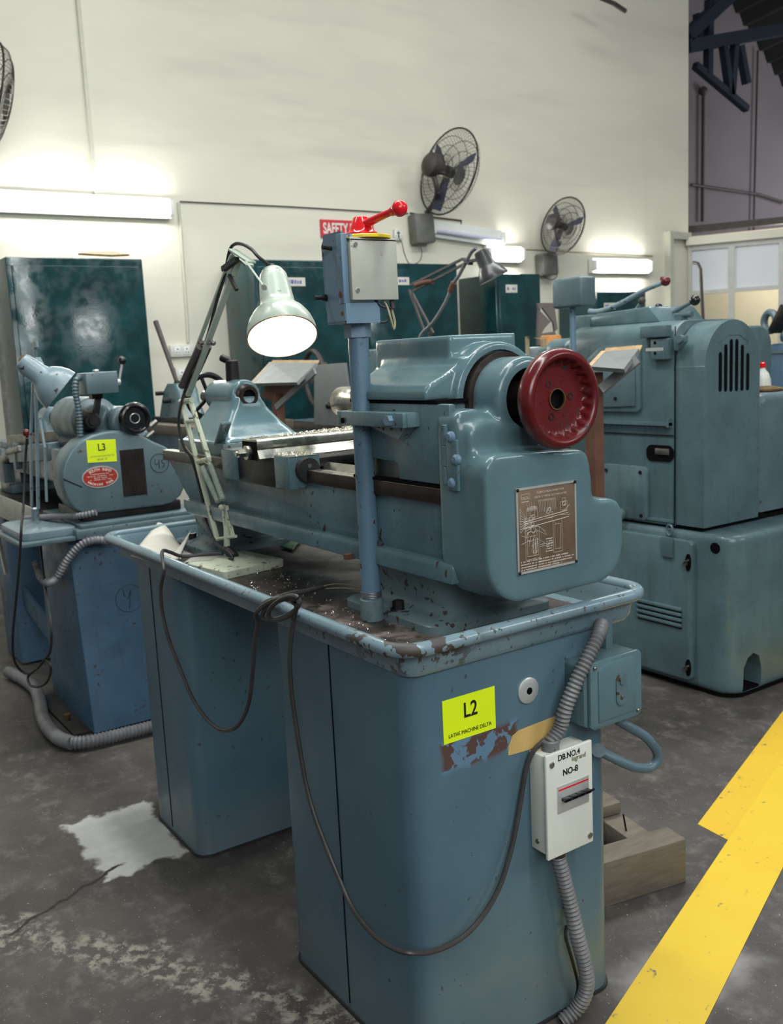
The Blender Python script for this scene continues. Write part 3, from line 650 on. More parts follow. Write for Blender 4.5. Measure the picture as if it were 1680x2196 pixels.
# maroon handwheel
hx = -1.262; hc = (hx, 1.213, 1.262)
lob = lambda k, a: {11: .0026, 12: .0030, 13: .0018}.get(k, 0)*math.cos(22*a)
MB().lathe(hc, X, [(-.010, .0175), (-.010, .045), (-.016, .066), (-.012, .080), (.0, .0885), (.012, .0905), (.022, .0875), (.027, .0815), (.0275, .077), (.025, .073), (.021, .0705), (.014, .0685), (.009, .0665), (.0055, .0645), (.004, .0625), (.0035, .055), (.0035, .0185), (-.0095, .0175)], 132, lob, cap=False).build('handwheel', 'maroon', LATHE, 50)
HW = [o for o in LATHE.children if o.name.startswith('handwheel')][0]
MB().lathe(hc, X, [(.002, .0185), (.0058, .0195), (.0058, .0174), (.002, .0172)], 28, cap=False).build('hub_bush', 'brass', HW)
MB().lathe(hc, X, [(-.0095, .0173), (.0025, .0173)], 28, cap=False).build('bore_lining', 'void', HW)
MB().cyl((hx-.009, 1.213, 1.262), (hx-.006, 1.213, 1.262), .0178, n=24).build('spindle_bore', 'void', HW)
for k in range(3):
    a = math.radians(5+120*k); y = 1.213+.034*math.cos(a); z = 1.262+.034*math.sin(a)
    MB().lathe((hx+.003, y, z), X, [(0, .007), (.0014, .007), (.0014, .0042), (.0003, .0042)], 16).build('screw', 'oily_steel', HW)
    a = math.radians(65+120*k); y = 1.213+.034*math.cos(a); z = 1.262+.034*math.sin(a)
    MB().lathe((hx+.003, y, z), X, [(0, .005), (.0010, .005), (.0010, .003), (.0003, .003)], 14).build('rivet', 'maroon', HW)
MB().cyl((-1.40, 1.213, 1.262), (hx-.0095, 1.213, 1.262), .033, n=28).build('spindle_shaft', 'oily_steel', LATHE)
# spindle nose
MB().lathe((-1.73, 1.213, 1.25), -X, [(0, .05), (.05, .05), (.06, .044), (.14, .044), (.15, .03), (.21, .03), (.22, .036), (.265, .036), (.27, .03), (.27, .018)], 32).build('spindle_nose', 'steel', LATHE)
# tailstock
ts = MB()
ts.loft([[(a, b, z) for a, b in rr(x0, x1, y0, y1, .02, 4)] for x0, x1, y0, y1, z in ((-2.735, -2.42, 1.085, 1.34, 1.140), (-2.72, -2.435, 1.10, 1.325, 1.150), (-2.705, -2.475, 1.125, 1.30, 1.185), (-2.685, -2.50, 1.155, 1.272, 1.225), (-2.675, -2.51, 1.172, 1.254, 1.26))])
ts.cyl((-2.72, 1.213, 1.26), (-2.525, 1.213, 1.26), .048, n=32, bev=.006)
T_ = ts.build('tailstock', 'cast_clean', LATHE, 50, .005, 6)
MB().box(-2.74, -2.415, 1.08, 1.345, 1.105, 1.139, .004).build('tailstock_base', 'cast_worn', LATHE)
MB().lathe((-2.53, 1.213, 1.26), X, [(0, .034), (.012, .034), (.016, .028), (.026, .028), (.026, .019), (.0, .018)], 28).build('quill', 'oily_steel', LATHE)
MB().cyl((-2.512, 1.213, 1.26), (-2.5105, 1.213, 1.26), .0195).build('quill_bore', 'void', LATHE)
lk_ = MB().cyl((-2.605, 1.213, 1.30), (-2.605, 1.213, 1.365), .021, .019, 16, bev=.004)
lk_.cyl((-2.605, 1.213, 1.358), (-2.63, 1.19, 1.374), .011, bev=.003).build('quill_lock', 'dark_steel', LATHE)
w = MB().torus((-2.80, 1.213, 1.258), X, .066, .0095, 44, 10).cyl((-2.72, 1.213, 1.258), (-2.815, 1.213, 1.258), .018)
for k in range(3):
    a = math.radians(90+15+120*k); w.bar((-2.79, 1.213, 1.258), (-2.80, 1.213+.064*math.cos(a), 1.258+.064*math.sin(a)), .02, .009)
w.cyl((-2.80, 1.265, 1.215), (-2.745, 1.268, 1.212), .009, .011).build('tailstock_wheel', 'black', LATHE)
MB().bar((-2.50, 1.10, 1.12), (-2.34, 1.06, 1.20), .028, .008, bev=.002).build('clamp_lever', 'small_cast', LATHE)
# carriage
sad = MB().box(-2.27, -1.93, 1.05, 1.37, 1.106, 1.128, .003).box(-2.215, -1.975, 1.028, 1.06, 1.058, 1.130, .002)
sad.build('saddle', 'dark_steel', LATHE)
for x0, x1 in ((-2.292, -2.218), (-1.998, -1.925)):
    MB().box(x0, x1, 1.018, 1.10, 1.062, 1.136, .002).build('saddle_wing', 'cast', LATHE)
    MB().box(x0, x1, 1.019, 1.10, 1.1362, 1.137).build('wing_top', 'steel_rough', LATHE)
MB().cyl((-1.922, 1.06, 1.105), (-1.905, 1.06, 1.105), .028, n=24).build('way_wiper', 'rubber', LATHE)
MB().cyl((-1.905, 1.06, 1.115), (-1.902, 1.06, 1.115), .005).build('screw', 'steel', LATHE)
cs = MB().prism([(-2.128, 1.128), (-2.118, 1.145), (-2.128, 1.150), (-2.128, 1.170), (-2.122, 1.174), (-2.046, 1.174), (-2.040, 1.170), (-2.040, 1.152), (-2.046, 1.149), (-2.034, 1.128)], 'y', 1.0, 1.35, .0015).build('cross_slide', 'steel', LATHE)
MB().box(-2.12, -2.045, .9985, 1.001, 1.124, 1.168).build('slide_end', 'void', cs)
MB().cyl((-2.083, 1.0, 1.142), (-2.083, .988, 1.142), .017).hexa((-2.083, .988, 1.142), (-2.083, .968, 1.142), .011).cyl((-2.083, .97, 1.142), (-2.083, .962, 1.142), .006).build('feed_nut', 'steel', cs)
MB().box(-2.13, -2.03, 1.352, 1.40, 1.125, 1.18, .003).build('slide_block', 'oily_steel', LATHE)

# ------------------------------------------------------------------ switch post with the red lever
SP = thing('switch_post', (-1.647, 1.045, .81), 'blue switch post with red lever and yellow dial standing in front of the headstock', 'switch post')
MB().lathe((-1.647, 1.045, .809), Z, [(0, .0235), (.006, .0245), (.045, .0245), (.047, .0215)], 28).build('pole_socket', 'cast_worn', SP)
MB().cyl((-1.647, 1.045, .85), (-1.645, 1.045, 1.42), .0205, n=28).build('pole', 'post', SP)
for k in range(4): MB().torus((-1.647, 1.045, .859+k*.0035), Z, .0208, .0012, 28, 6).build('thread_turn', 'steel_rough', SP)
MB().hexa((-1.646, 1.045, 1.392), (-1.646, 1.045, 1.422), .027).build('pole_nut', 'bracket', SP)
cb = MB().box(-1.675, -1.455, 1.012, 1.0225, 1.219, 1.247, .002).box(-1.63, -1.455, 1.0225, 1.052, 1.219, 1.247, .002).box(-1.69, -1.672, 1.012, 1.075, 1.219, 1.247, .002).box(-1.69, -1.60, 1.066, 1.075, 1.219, 1.247, .002).build('clamp_bar', 'cast', SP)
MB().hexa((-1.495, 1.012, 1.233), (-1.495, 1.002, 1.233), .0105).build('bolt', 'bracket', cb)
MB().cyl((-1.667, 1.0125, 1.228), (-1.667, 1.010, 1.228), .006).build('bolt_hole', 'void', cb)
MB().prism([(-1.60, 1.218), (-1.47, 1.218), (-1.50, 1.195)], 'y', 1.03, 1.051).build('clamp_web', 'cast_worn', cb)
# bracket below and housing above
br = MB().box(-1.672, -1.604, .992, .9955, 1.420, 1.592).box(-1.672, -1.604, .992, 1.072, 1.4195, 1.424).box(-1.6065, -1.6025, .9935, 1.072, 1.4185, 1.457)
br.prism([(-1.672, 1.592), (-1.690, 1.588), (-1.700, 1.575), (-1.696, 1.45), (-1.672, 1.44)], 'y', 1.004, 1.010).box(-1.70, -1.696, 1.008, 1.06, 1.452, 1.578)
br.build('bracket', 'bracket', SP, 20)
MB().box(-1.622, -1.602, .990, 1.005, 1.456, 1.588, .003).build('bracket_flange', 'bracket', SP)
MB().box(-1.69, -1.604, 1.012, 1.105, 1.462, 1.588, .003).build('switch_body', 'bracket', SP)
g = MB().box(-1.604, -1.592, 1.004, 1.112, 1.462, 1.578, .002).box(-1.660, -1.592, 1.004, 1.112, 1.572, 1.580, .002).build('switch_cover', 'grey_plate', SP)
for z in (1.566, 1.480):
    MB().lathe((-1.592, 1.016, z), X, [(0, .0055), (.001, .0055), (.001, .0042)], 16).build('screw_washer', 'alu', g)
    MB().cyl((-1.591, 1.016, z), (-1.5895, 1.016, z), .0042).build('screw', 'steel_rough', g)
for p0, p1 in (((-1.642, 1.0, 1.563), (-1.642, .972, 1.566)), ((-1.672, .992, 1.472), (-1.672, .966, 1.472))): MB().cyl(p0, p1, .0042).cyl(p0, V(p0)-Y*.006, .0075, n=6).build('stud_bolt', 'dark_steel', SP)
MB().cyl((-1.6915, 1.004, 1.558), (-1.6915, 1.0025, 1.558), .004).cyl((-1.612, .9905, 1.474), (-1.612, .9885, 1.474), .006).cyl((-1.614, .9925, 1.438), (-1.614, .9912, 1.438), .0042).build('screw_hole', 'rust', SP)
sw = MB().tube(spline([(-1.615, 1.075, 1.470), (-1.60, 1.085, 1.455), (-1.592, 1.09, 1.425), (-1.595, 1.098, 1.405), (-1.60, 1.105, 1.42), (-1.605, 1.102, 1.445)]), .0022, 6).build('loose_wire', 'wire_pale', SP)
MB().tube(spline([(-1.61, 1.06, 1.47), (-1.60, 1.075, 1.45), (-1.60, 1.095, 1.445), (-1.602, 1.085, 1.42), (-1.61, 1.06, 1.424)]), .003, 6).cyl((-1.605, 1.103, 1.462), (-1.603, 1.103, 1.445), .0055).build('switch_wire', 'rubber', SP)
MB().lathe((-1.632, 1.062, 1.580), Z, [(0, .054), (.005, .054), (.007, .050), (.007, .02)], 40).build('dial_plate', 'yellow', SP)
rl = MB().lathe((-1.637, 1.061, 1.587), Z, [(0, .032), (.006, .032), (.010, .026), (.014, .024), (.036, .0155), (.038, .013), (.038, .001)], 32)
rl.box(-1.660, -1.614, 1.051, 1.071, 1.595, 1.61, .004)
rl.cyl((-1.635, 1.058, 1.607), (-1.545, 1.072, 1.622), .0085, .0065).cyl((-1.548, 1.072, 1.6215), (-1.535, 1.074, 1.6235), .008, .010)
rl.sph((-1.525, 1.076, 1.625), .0155, 20).build('lever', 'red', SP, 40)

# ------------------------------------------------------------------ things fixed on the end of the pedestal
XE = -1.313
t = thing('machine_label', (XE, 1.031, .6585), 'bright yellow label reading L2 stuck on the pedestal above the rust patch', 'label')
MB().box(XE+.0002, XE+.0010, .970, 1.092, .6585, .7405).build('label_sheet', 'sticker', t)
words('L2', .040, (XE+.001, 1.033, .710), Y, Z, 'ink', t, bold=.0006, squeeze=.85)
words('LATHE MACHINE DELTA', .0106, (XE+.001, 1.031, .671), Y, Z, 'ink', t, fit=.100)
tag(MB().plate([at(*q, X=XE+.0004) for q in ((1090, 1620), (1091, 1600), (1099, 1578), (1113, 1566), (1192, 1535), (1196, 1588), (1140, 1606), (1096, 1619))], .0006, X).build('masking_tape', 'tape'), 'torn tan tape strip beside the rust patch on the pedestal', 'tape')

t = thing('distribution_box', (-1.28, 1.23, .39), 'white breaker box with handwritten numbers on the end of the pedestal', 'breaker box')
MB().box(-1.3125, -1.266, 1.172, 1.284, .392, .592, .003).build('box_body', 'white_box', t)
cv = MB().box(-1.267, -1.259, 1.167, 1.289, .386, .598, .0025, 3).build('box_cover', 'white_box', t)
for y, z in ((1.181, .577), (1.279, .402)): MB().lathe((-1.259, y, z), X, [(0, .0065), (.002, .006), (.0035, .003), (.0036, .0005)], 20).build('screw', 'steel', cv)
MB().lathe((-1.293, 1.172, .412), -Y, [(0, .005), (.002, .0045), (.003, .001)], 16).build('screw', 'steel_rough', t)
bw = MB().box(-1.2595, -1.2575, 1.193, 1.277, .474, .529, .0005).build('breaker_window', 'alu', cv)
MB().box(-1.2576, -1.2568, 1.196, 1.275, .520, .523).build('red_stripe', 'red', cv)
tg = MB()
for k in range(4): tg.box(-1.2575, -1.246, 1.203+k*.018, 1.2195+k*.018, .4985, .5045, .001)
tg.box(-1.250, -1.246, 1.20, 1.282, .500, .504, .001).build('breaker_toggle', 'black', cv)
words('DB.NO.4', .0165, (-1.259, 1.226, .585), Y, Z+Y*.02, 'ink', cv, bold=.0003, squeeze=.92)
words('legrand', .0135, (-1.259, 1.252, .574), Y, Z, 'ink_grey', cv, bold=.0002, squeeze=.95)
words('NO-8', .0175, (-1.259, 1.229, .5525), Y, Z, 'ink', cv, bold=.0004, squeeze=.95)
MB().cyl((-1.287, 1.205, .592), (-1.287, 1.205, .613), .0175, bev=.002).box(-1.272, -1.268, 1.20, 1.21, .596, .602).build('hose_gland', 'hose', t)
MB().cyl((-1.285, 1.215, .372), (-1.285, 1.215, .394), .0165).build('lower_gland', 'rubber', t)

t = thing('junction_box', (-1.28, 1.35, .62), 'blue-grey cast switch box with a slotted cover on the pedestal corner', 'switch box')
MB().prism(rr(1.272, 1.425, .622, .752, .012), 'x', -1.318, -1.262, .002).build('box_body', 'cast', t)
cv = MB().prism(rr(1.280, 1.424, .618, .755, .014), 'x', -1.262, -1.252, .0025).build('box_cover', 'cast_clean', t)
MB().prism([(1.300, .632), (1.300, .736), (1.318, .747), (1.395, .747), (1.405, .738), (1.405, .632)], 'x', -1.2525, -1.2495, .0015).build('raised_panel', 'cast_clean', cv)
def slot(r): return arc(1.362, .705, r, 0, 180, 10)+arc(1.362, .668, r, 180, 360, 10)
MB().prism(slot(.0155), 'x', -1.250, -1.2465, .001).build('slot_rim', 'cast', cv)
MB().prism(slot(.0115), 'x', -1.2468, -1.2460).build('slot_recess', 'small_cast', cv)
MB().cyl((-1.2462, 1.362, .705), (-1.243, 1.362, .705), .009).build('push_button', 'cast', cv)
for y, z in ((1.291, .744), (1.411, .630)): MB().sph((-1.251, y, z), .0042, 10).build('screw', 'steel_rough', cv)
MB().box(-1.33, -1.30, 1.375, 1.395, .75, .81, .003).build('mounting_arm', 'cast', t)
def hose(pts, r, label, mat='hose', name='flexible_conduit', pitch=.0085, group=None, depth=.2):
    return tag(MB().corr(pts, r, pitch, depth).build(name, mat), label, 'conduit', group)
hose([at(1291, 1338, X=-1.285), at(1284, 1362, X=-1.27), at(1262, 1408, X=-1.265), at(1236, 1462, X=-1.268), at(1213, 1520, X=-1.276), at(1202, 1560, X=-1.283), (-1.287, 1.205, .606)], .0150, 'grey corrugated hose running up from the white breaker box to the chip pan')
hose([(-1.285, 1.215, .378), at(1219, 1920, X=-1.280), at(1240, 2010, X=-1.268), at(1256, 2075, X=-1.262), at(1258, 2120, X=-1.264), at(1240, 2160, X=-1.276), at(1205, 2192, X=-1.288)], .0162, 'grey corrugated hose hanging from the white breaker box to the floor', pitch=.0092)
lp = MB().tube(spline([at(1325, 1545, X=-1.29), at(1352, 1560, X=-1.275), at(1388, 1583, X=-1.265), at(1411, 1618, X=-1.262), at(1398, 1645, X=-1.265), at(1365, 1646, X=-1.27), at(1325, 1630, X=-1.285), at(1284, 1609, X=-1.312)]), .0098, 14)
lp.cyl(at(1284, 1609, X=-1.313), at(1284, 1609, X=-1.303), .0145, n=18)
tag(lp.build('looped_conduit', 'hose_blue'), 'smooth blue-grey conduit bending in a loop below the cast switch box', 'conduit')
tag(MB().tube(spline([at(1216, 1985, X=-1.308), at(1214, 2010, X=-1.300), at(1228, 2060, X=-1.292), at(1240, 2110, X=-1.295), at(1236, 2140, X=-1.305)]), .0035, 8).build('loose_cable', 'rubber'), 'thin black cable behind the lower corrugated hose by the floor', 'cable')
tag(MB().cyl((-1.313, 1.262, .232), (-1.298, 1.264, .228), .008).cyl((-1.298, 1.264, .228), (-1.285, 1.268, .222), .004).build('pipe_clip', 'rust'), 'small brown clip sticking out of the pedestal beside the lower hose', 'clip')

# ------------------------------------------------------------------ lit desk lamp
YL = 1.05
def L(px, py, dy=0): return at(px, py, Y=YL+dy)
LB = V((-2.338, 1.055, .809))
t = thing('desk_lamp', LB, 'cream spring-arm desk lamp, switched on, standing in the chip pan', 'desk lamp')
rz = M.Rotation(math.radians(8.6), 3, 'Z')
def rloop(h, r, z): return [LB+rz @ V((a, b, z)) for a, b in rr(-h, h, -h, h, r)]
bs = MB().loft([rloop(.095, .012, 0), rloop(.096, .013, .004), rloop(.096, .013, .019), rloop(.092, .011, .022), rloop(.05, .02, .024), rloop(.042, .02, .030), rloop(.036, .018, .031)]).build('base', 'lamp_base', t, 40)
pb = L(487, 1192); pt_ = L(486, 1128)
MB().cyl(LB+Z*.03, V((pb.x, YL, .858)), .0135, bev=.002).build('swivel', 'rubber', t)
MB().bar(pb, pt_, .012, .016, X, .002).build('post', 'lamp_base', t)
MB().bar(L(486, 1150), L(478, 1082), .008, .010, X).bar(L(490, 1150), L(486, 1085), .008, .010, X).bar(L(500, 1150), L(484, 1085), .008, .010, X).build('link_bars', 'lamp_base', t)
la = MB().bar(L(467, 1160), L(391, 868), .009, .013, Y, .001).build('lower_arm_bar', 'lamp_base', t)
la = MB().bar(L(466, 1040), L(407, 855), .009, .013, Y, .001).build('lower_arm_bar', 'lamp_base', t)
for a, b, r in (((464, 1156), (506, 1150), .0045), ((425, 990), (452, 984), .007), ((398, 905), (420, 903), .006), ((388, 862), (412, 858), .008)): MB().cyl(L(*a), L(*b), r).build('cross_pin', 'lamp_base', t)
for a, b in (((434, 1002), (469, 1076)), ((452, 998), (479, 1072))):
    MB().corr([L(*a, -.012), L((a[0]+b[0])/2, (a[1]+b[1])/2, -.012), L(*b, -.012)], .0088, .004, .2, 12).build('tension_spring', 'lamp_paint', t)
MB().sph(L(475, 1088, -.012), .008, 12).build('spring_knob', 'lamp_base', t)
MB().bar(L(404, 848), L(512, 556), .009, .015, Y, .001).build('upper_arm_bar', 'lamp_paint', t)
MB().bar(L(392, 826), L(497, 548), .007, .010, Y, .001).build('upper_arm_bar', 'lamp_paint', t)
MB().corr([L(390, 828, -.010), L(408, 788, -.010), L(429, 744, -.010)], .0105, .004, .2, 12).build('tension_spring', 'fan_dark', t)
MB().corr([L(412, 824, .016), L(430, 784, .016), L(449, 742, .016)], .0085, .004, .2, 12).build('tension_spring', 'fan_dark', t)
MB().cyl(L(428, 735), L(458, 735), .006).sph(L(430, 734), .008, 10).sph(L(457, 735), .008, 10).build('arm_bolt', 'steel_rough', t)
MB().bar(L(498, 535, -.008), L(540, 563, -.008), .004, .022, Y).bar(L(498, 538, .012), L(536, 570, .012), .004, .022, Y).build('head_bracket', 'lamp_paint', t)
MB().bar(L(480, 577, -.014), L(508, 556, -.014), .012, .014, Y).bar(L(492, 590, -.014), L(508, 622, -.014), .008, .008, Y).build('clamp_wing', 'rubber', t)
OC = L(606, 722, .0); AX = ((-CF)*.40+(CR*(31/165)-CU*(162/165))*.916).normalized()
MB().bar(L(531, 565, -.035), L(568, 616, -.045), .004, .018, -CF).build('shade_arm', 'lamp_paint', t)
MB().cyl(L(567, 617, -.04), L(567, 617, -.052), .006).build('shade_pin', 'steel_rough', t)
po = [(0, .080), (-.004, .0805), (-.02, .079), (-.04, .073), (-.058, .063), (-.072, .050), (-.082, .0425), (-.095, .0405), (-.15, .0355), (-.172, .032), (-.185, .025), (-.192, .012), (-.193, .001)]
sh = MB().lathe(OC, AX, po, 44, cap=False).build('lamp_shade', 'lamp_paint', t)
MB().lathe(OC, AX, [(a+.001, max(.0005, b-.0016)) for a, b in po], 44, cap=False).build('shade_lining', 'shade_in', sh)
MB().torus(OC, AX, .0803, .0012, 44, 6).build('shade_rim', 'brass', sh)
MB().sph(OC-AX*.040, .034, 20).build('bulb', 'bulb', t)
MB().cyl(OC-AX*.19, OC-AX*.205, .010, .007).build('cord_grip', 'rust', t)
MB().tube(spline([OC-AX*.20, L(556, 552), L(540, 535), L(520, 524), L(503, 524), L(492, 540), L(482, 590), L(464, 650), L(444, 725), L(420, 790), L(398, 835), L(386, 880, -.02), L(384, 915, -.02), L(395, 960, -.02), L(412, 985, -.01), L(432, 1060, .01), L(441, 1110, .01), L(452, 1145, .0), L(470, 1170, -.02), L(492, 1185, -.02), L(499, 1198, -.02), L(490, 1200, -.015)], 6), .0042, 8).build('lamp_flex', 'rubber', t)
MB().tube(spline([L(398, 958, -.02), L(412, 975, -.03), L(430, 985, -.02), L(446, 996, -.02)]), .0012, 5).torus(L(408, 972), L(432, 1060)-L(398, 935), .017, .0012, 18, 5).build('tie_wire', 'wire_pale', t)

# ------------------------------------------------------------------ loose cord from the lamp over the rim to the breaker box
def C(px, py, y=.846): return at(px, py, Y=y)
pth = [V((-2.36, 1.03, .850)), V((-2.40, .98, .848)), V((-2.415, .935, .85)), V((-2.405, .90, .868)), V((-2.385, .872, .876)), C(352, 1222), C(345, 1262), C(348, 1310), C(362, 1370), C(385, 1430), C(412, 1495), C(442, 1540), C(476, 1566), C(510, 1556), C(533, 1510), C(542, 1440), C(546, 1380), C(553, 1335)]
for k, (ex, ey, ox, oy, yy) in enumerate(((46, 23, -3, 2, .836), (40, 19, 6, 0, .842), (33, 22, 12, -2, .832))):
    for a in range(180 if k == 0 else 0, 360, 30):
        f = math.radians(a)
        pth.append(at(597+ox+ex*math.cos(f), 1306+oy-14*math.cos(f)+ey*math.sin(f), Y=yy+.004*math.sin(f)))
pth += [C(628, 1290, .85), C(636, 1300, .84), C(630, 1330), C(623, 1380), C(622, 1430), C(626, 1490), C(632, 1535), C(642, 1600), C(656, 1680), C(675, 1750), C(705, 1830), C(730, 1890), C(755, 1945), C(795, 1998), C(840, 2032), at(880, 2044, X=-1.29), at(930, 2040, X=-1.288), at(985, 2015, X=-1.288), at(1030, 1972, X=-1.290), at(1068, 1910, X=-1.292), at(1092, 1840, X=-1.296), at(1108, 1770, X=-1.30), at(1120, 1700, X=-1.302), at(1130, 1645, X=-1.302), at(1145, 1610, X=-1.298), at(1170, 1588, X=-1.293), V((-1.29, 1.19, .60))]
tag(MB().tube(spline(pth, 6), .0048, 8).build('power_cord', 'cable'), 'long grey cord from the lamp, looped on the pan rim and swagged across the pedestals', 'cord')
tl = [at(565, 1295, Y=.84), at(590, 1284, Y=.85), at(625, 1272, Z=.868), at(655, 1268, Z=.85), at(690, 1259, Z=.835)]
tag(MB().tube(spline(tl, 8), .0058, 8).build('cord_tail', 'cable'), 'short cut end of grey cord lying in the chip pan by the coil', 'cord')
tag(MB().tube(spline([at(690, 1258, Z=.832), at(720, 1252, Z=.84), at(760, 1256, Z=.838), at(776, 1262, Z=.835)]), .0011, 5).tube(spline([at(700, 1262, Z=.832), at(740, 1261, Z=.84), at(774, 1265, Z=.836)]), .0011, 5).build('tie_wire', 'wire_pale'), 'thin pale wires running from the cord end to the switch post foot', 'wire')

# papers, chips
def sheet(corners, fold, mat, name, label, nx=10):
    a, b, c, d = [V(q) for q in corners]; b_ = MB(); rows = []
    for i in range(nx+1):
        u = i/nx; r = []
        for j in range(nx+1):
            v = j/nx; p = a.lerp(b, u).lerp(d.lerp(c, u), v); p.z += fold(u, v); r.append(p)
        rows.append(r)
    b_.loft(rows, cap=False, closed=False); o = b_.build(name, mat, None, 60)
    sd = o.modifiers.new('thickness', 'SOLIDIFY'); sd.thickness = .0006
    return tag(o, label, 'paper')
sheet([at(280, 1192, Z=.83), at(350, 1213, Z=.82), at(392, 1165, Z=.83), at(340, 1140, Z=.835)], lambda u, v: .03*v*(1-u)+.012*math.sin(5*u)*v, 'paper', 'crumpled_paper', 'crumpled white paper sheet in the far corner of the chip pan')
sheet([at(350, 1213, Z=.818), at(385, 1196, Z=.82), at(412, 1148, Z=.845), at(388, 1168, Z=.835)], lambda u, v: .02*u*v, 'paper', 'paper_scrap', 'folded paper scrap leaning against the far foot of the lathe')
sheet([at(632, 1148, Z=.86), at(700, 1166, Z=.835), at(718, 1164, Z=.84), at(668, 1140, Z=.865)], lambda u, v: -.008*math.sin(3.14*u), 'paper', 'paper_sheet', 'pale paper sheet lying in the pan under the lathe bed')
sheet([at(640, 1150, Z=.82), at(600, 1172, Z=.815), at(628, 1180, Z=.815), at(645, 1158, Z=.82)], lambda u, v: .0, plain('green_scrap', rgb(28, 92, 52), .5), 'green_scrap', 'small green scrap beside the paper under the lathe bed')
sheet([at(395, 1206, Z=.812), at(480, 1202, Z=.812), at(500, 1190, Z=.812), at(420, 1188, Z=.812)], lambda u, v: .002*math.sin(6*u), 'paper', 'paper_slip', 'white paper slip beneath the edge of the lamp base')
ch = MB(); rnd = random.Random(3)
for i in range(240):
    x = rnd.uniform(-2.25, -1.35); y = rnd.uniform(.92, 1.12) if rnd.random() < .75 else rnd.uniform(1.3, 1.44); z = .8095
    if -1.76 < x < -1.47 and y > 1.05: continue
    r = rnd.uniform(.002, .006); a = rnd.uniform(0, 6.28); ax = V((rnd.uniform(-1, 1), rnd.uniform(-1, 1), 1))
    ch.torus((x, y, z+.001), ax, r, .0005, 6, 4, a*57, a*57+rnd.uniform(120, 280))
tag(ch.build('metal_chips', 'chips'), 'fine curled metal chips scattered over the dark chip pan floor', 'metal chips', None, 'stuff')
ch = MB()
for i in range(420):
    v = rnd.random()**.6; x = rnd.uniform(-2.122, -2.048); y = 1.02+v*.31; z = 1.1745+rnd.random()*.010*v*(1-abs((x+2.085)/.04)**2)
    r = rnd.uniform(.0012, .003); ch.torus((x, y, z), V((rnd.uniform(-1, 1), rnd.uniform(-1, 1), rnd.uniform(-1, 1))), r, .0006, 5, 4, 0, rnd.uniform(150, 330))
for i in range(60):
    x = rnd.uniform(-2.03, -1.93); y = rnd.uniform(1.03, 1.09); ch.torus((x, y, 1.138), V((rnd.uniform(-1, 1), rnd.uniform(-1, 1), 1)), .002, .0005, 5, 4, 0, 220)
tag(ch.build('metal_chips', 'chips'), 'heap of bright metal chips piled on the cross slide', 'metal chips', None, 'stuff')

# ================================================================== SMALL LATHE BEHIND, L3
S = thing('small_lathe', (-4.2, 1.2, 0), 'smaller grey-blue lathe L3 at the left with a big rounded gear guard and black handwheel', 'lathe')
def G(px, py): return at(px, py, X=-3.5)
def lp4(x0, x1, y0, y1, r, z): return [(a, b, z) for a, b in rr(x0, x1, y0, y1, r, 2)]
p = MB().loft([lp4(-4.05, -3.488, .95, 1.45, .012, .01), lp4(-4.02, -3.585, .95, 1.45, .012, .755)]).build('pedestal', 'stand_blue', S, 25)
MB().box(-4.07, -3.53, .885, 1.46, 0, .012, .002).build('foot_plate', 'dark_steel', p)
MB().hexa((-3.72, .915, .012), (-3.72, .915, .028), .014).build('anchor_bolt', 'brass', p)
cr = MB()
e0 = at(275, 1282, X=-3.48)
for k in range(1): cr.torus(e0+X*.012, X, .052, .0012, 30, 5)
cr.tube([at(261, 1262, X=-3.475)+X*.015, at(264, 1276, X=-3.475)+X*.012, at(272, 1284, X=-3.475)+X*.012, at(277, 1264, X=-3.475)+X*.015], .0014, 5).tube([at(277, 1264, X=-3.475)+X*.015, at(276, 1305, X=-3.475)+X*.008], .0014, 5)
cr.build('chalk_number', 'ink', p)
MB().loft([lp4(-4.90, -4.60, .955, 1.45, .01, .01), lp4(-4.90, -4.66, .955, 1.45, .01, .755)]).build('pedestal', 'stand_blue', S, 25)
MB().bar((-4.62, 1.0, .33), (-4.05, 1.0, .22), .012, .10).build('stand_brace', 'stand_blue', S)
MB().box(-5.05, -3.45, .95, 1.46, .755, .79, .004).build('table_top', 'small_cast', S)
MB().box(-3.98, -3.46, .97, 1.44, .79, .806, .003).build('table_rim', 'small_cast', S)
MB().box(-5.05, -4.06, .944, .95, .708, .812, .001).build('table_apron', 'grey_plate', S)
MB().box(-5.04, -3.9, .952, 1.44, .79, .796).build('table_surface', 'dark_steel', S)
MB().box(-3.86, -3.46, .755, .95, .752, .768, .003).build('front_shelf', 'small_cast', S)
MB().bar((-3.84, .76, .752), (-3.83, .775, .60), .03, .006).build('shelf_flange', 'grey_plate', S)
# feet, bed
MB().box(-3.85, -3.52, 1.0, 1.38, .806, .845, .006).build('foot', 'dark_steel', S)
MB().box(-4.95, -4.75, 1.02, 1.35, .796, .845, .006).build('foot', 'small_cast', S)
MB().box(-4.98, -3.56, 1.06, 1.32, .90, 1.01, .006).box(-4.9, -4.78, 1.08, 1.3, .84, .9).box(-3.85, -3.6, 1.08, 1.3, .84, .9).build('bed', 'small_cast', S)
MB().prism([(1.06, 1.01), (1.075, 1.03), (1.09, 1.01)], 'x', -4.98, -3.6).prism([(1.29, 1.01), (1.305, 1.03), (1.32, 1.01)], 'x', -4.98, -3.6).build('bed_way', 'steel', S)
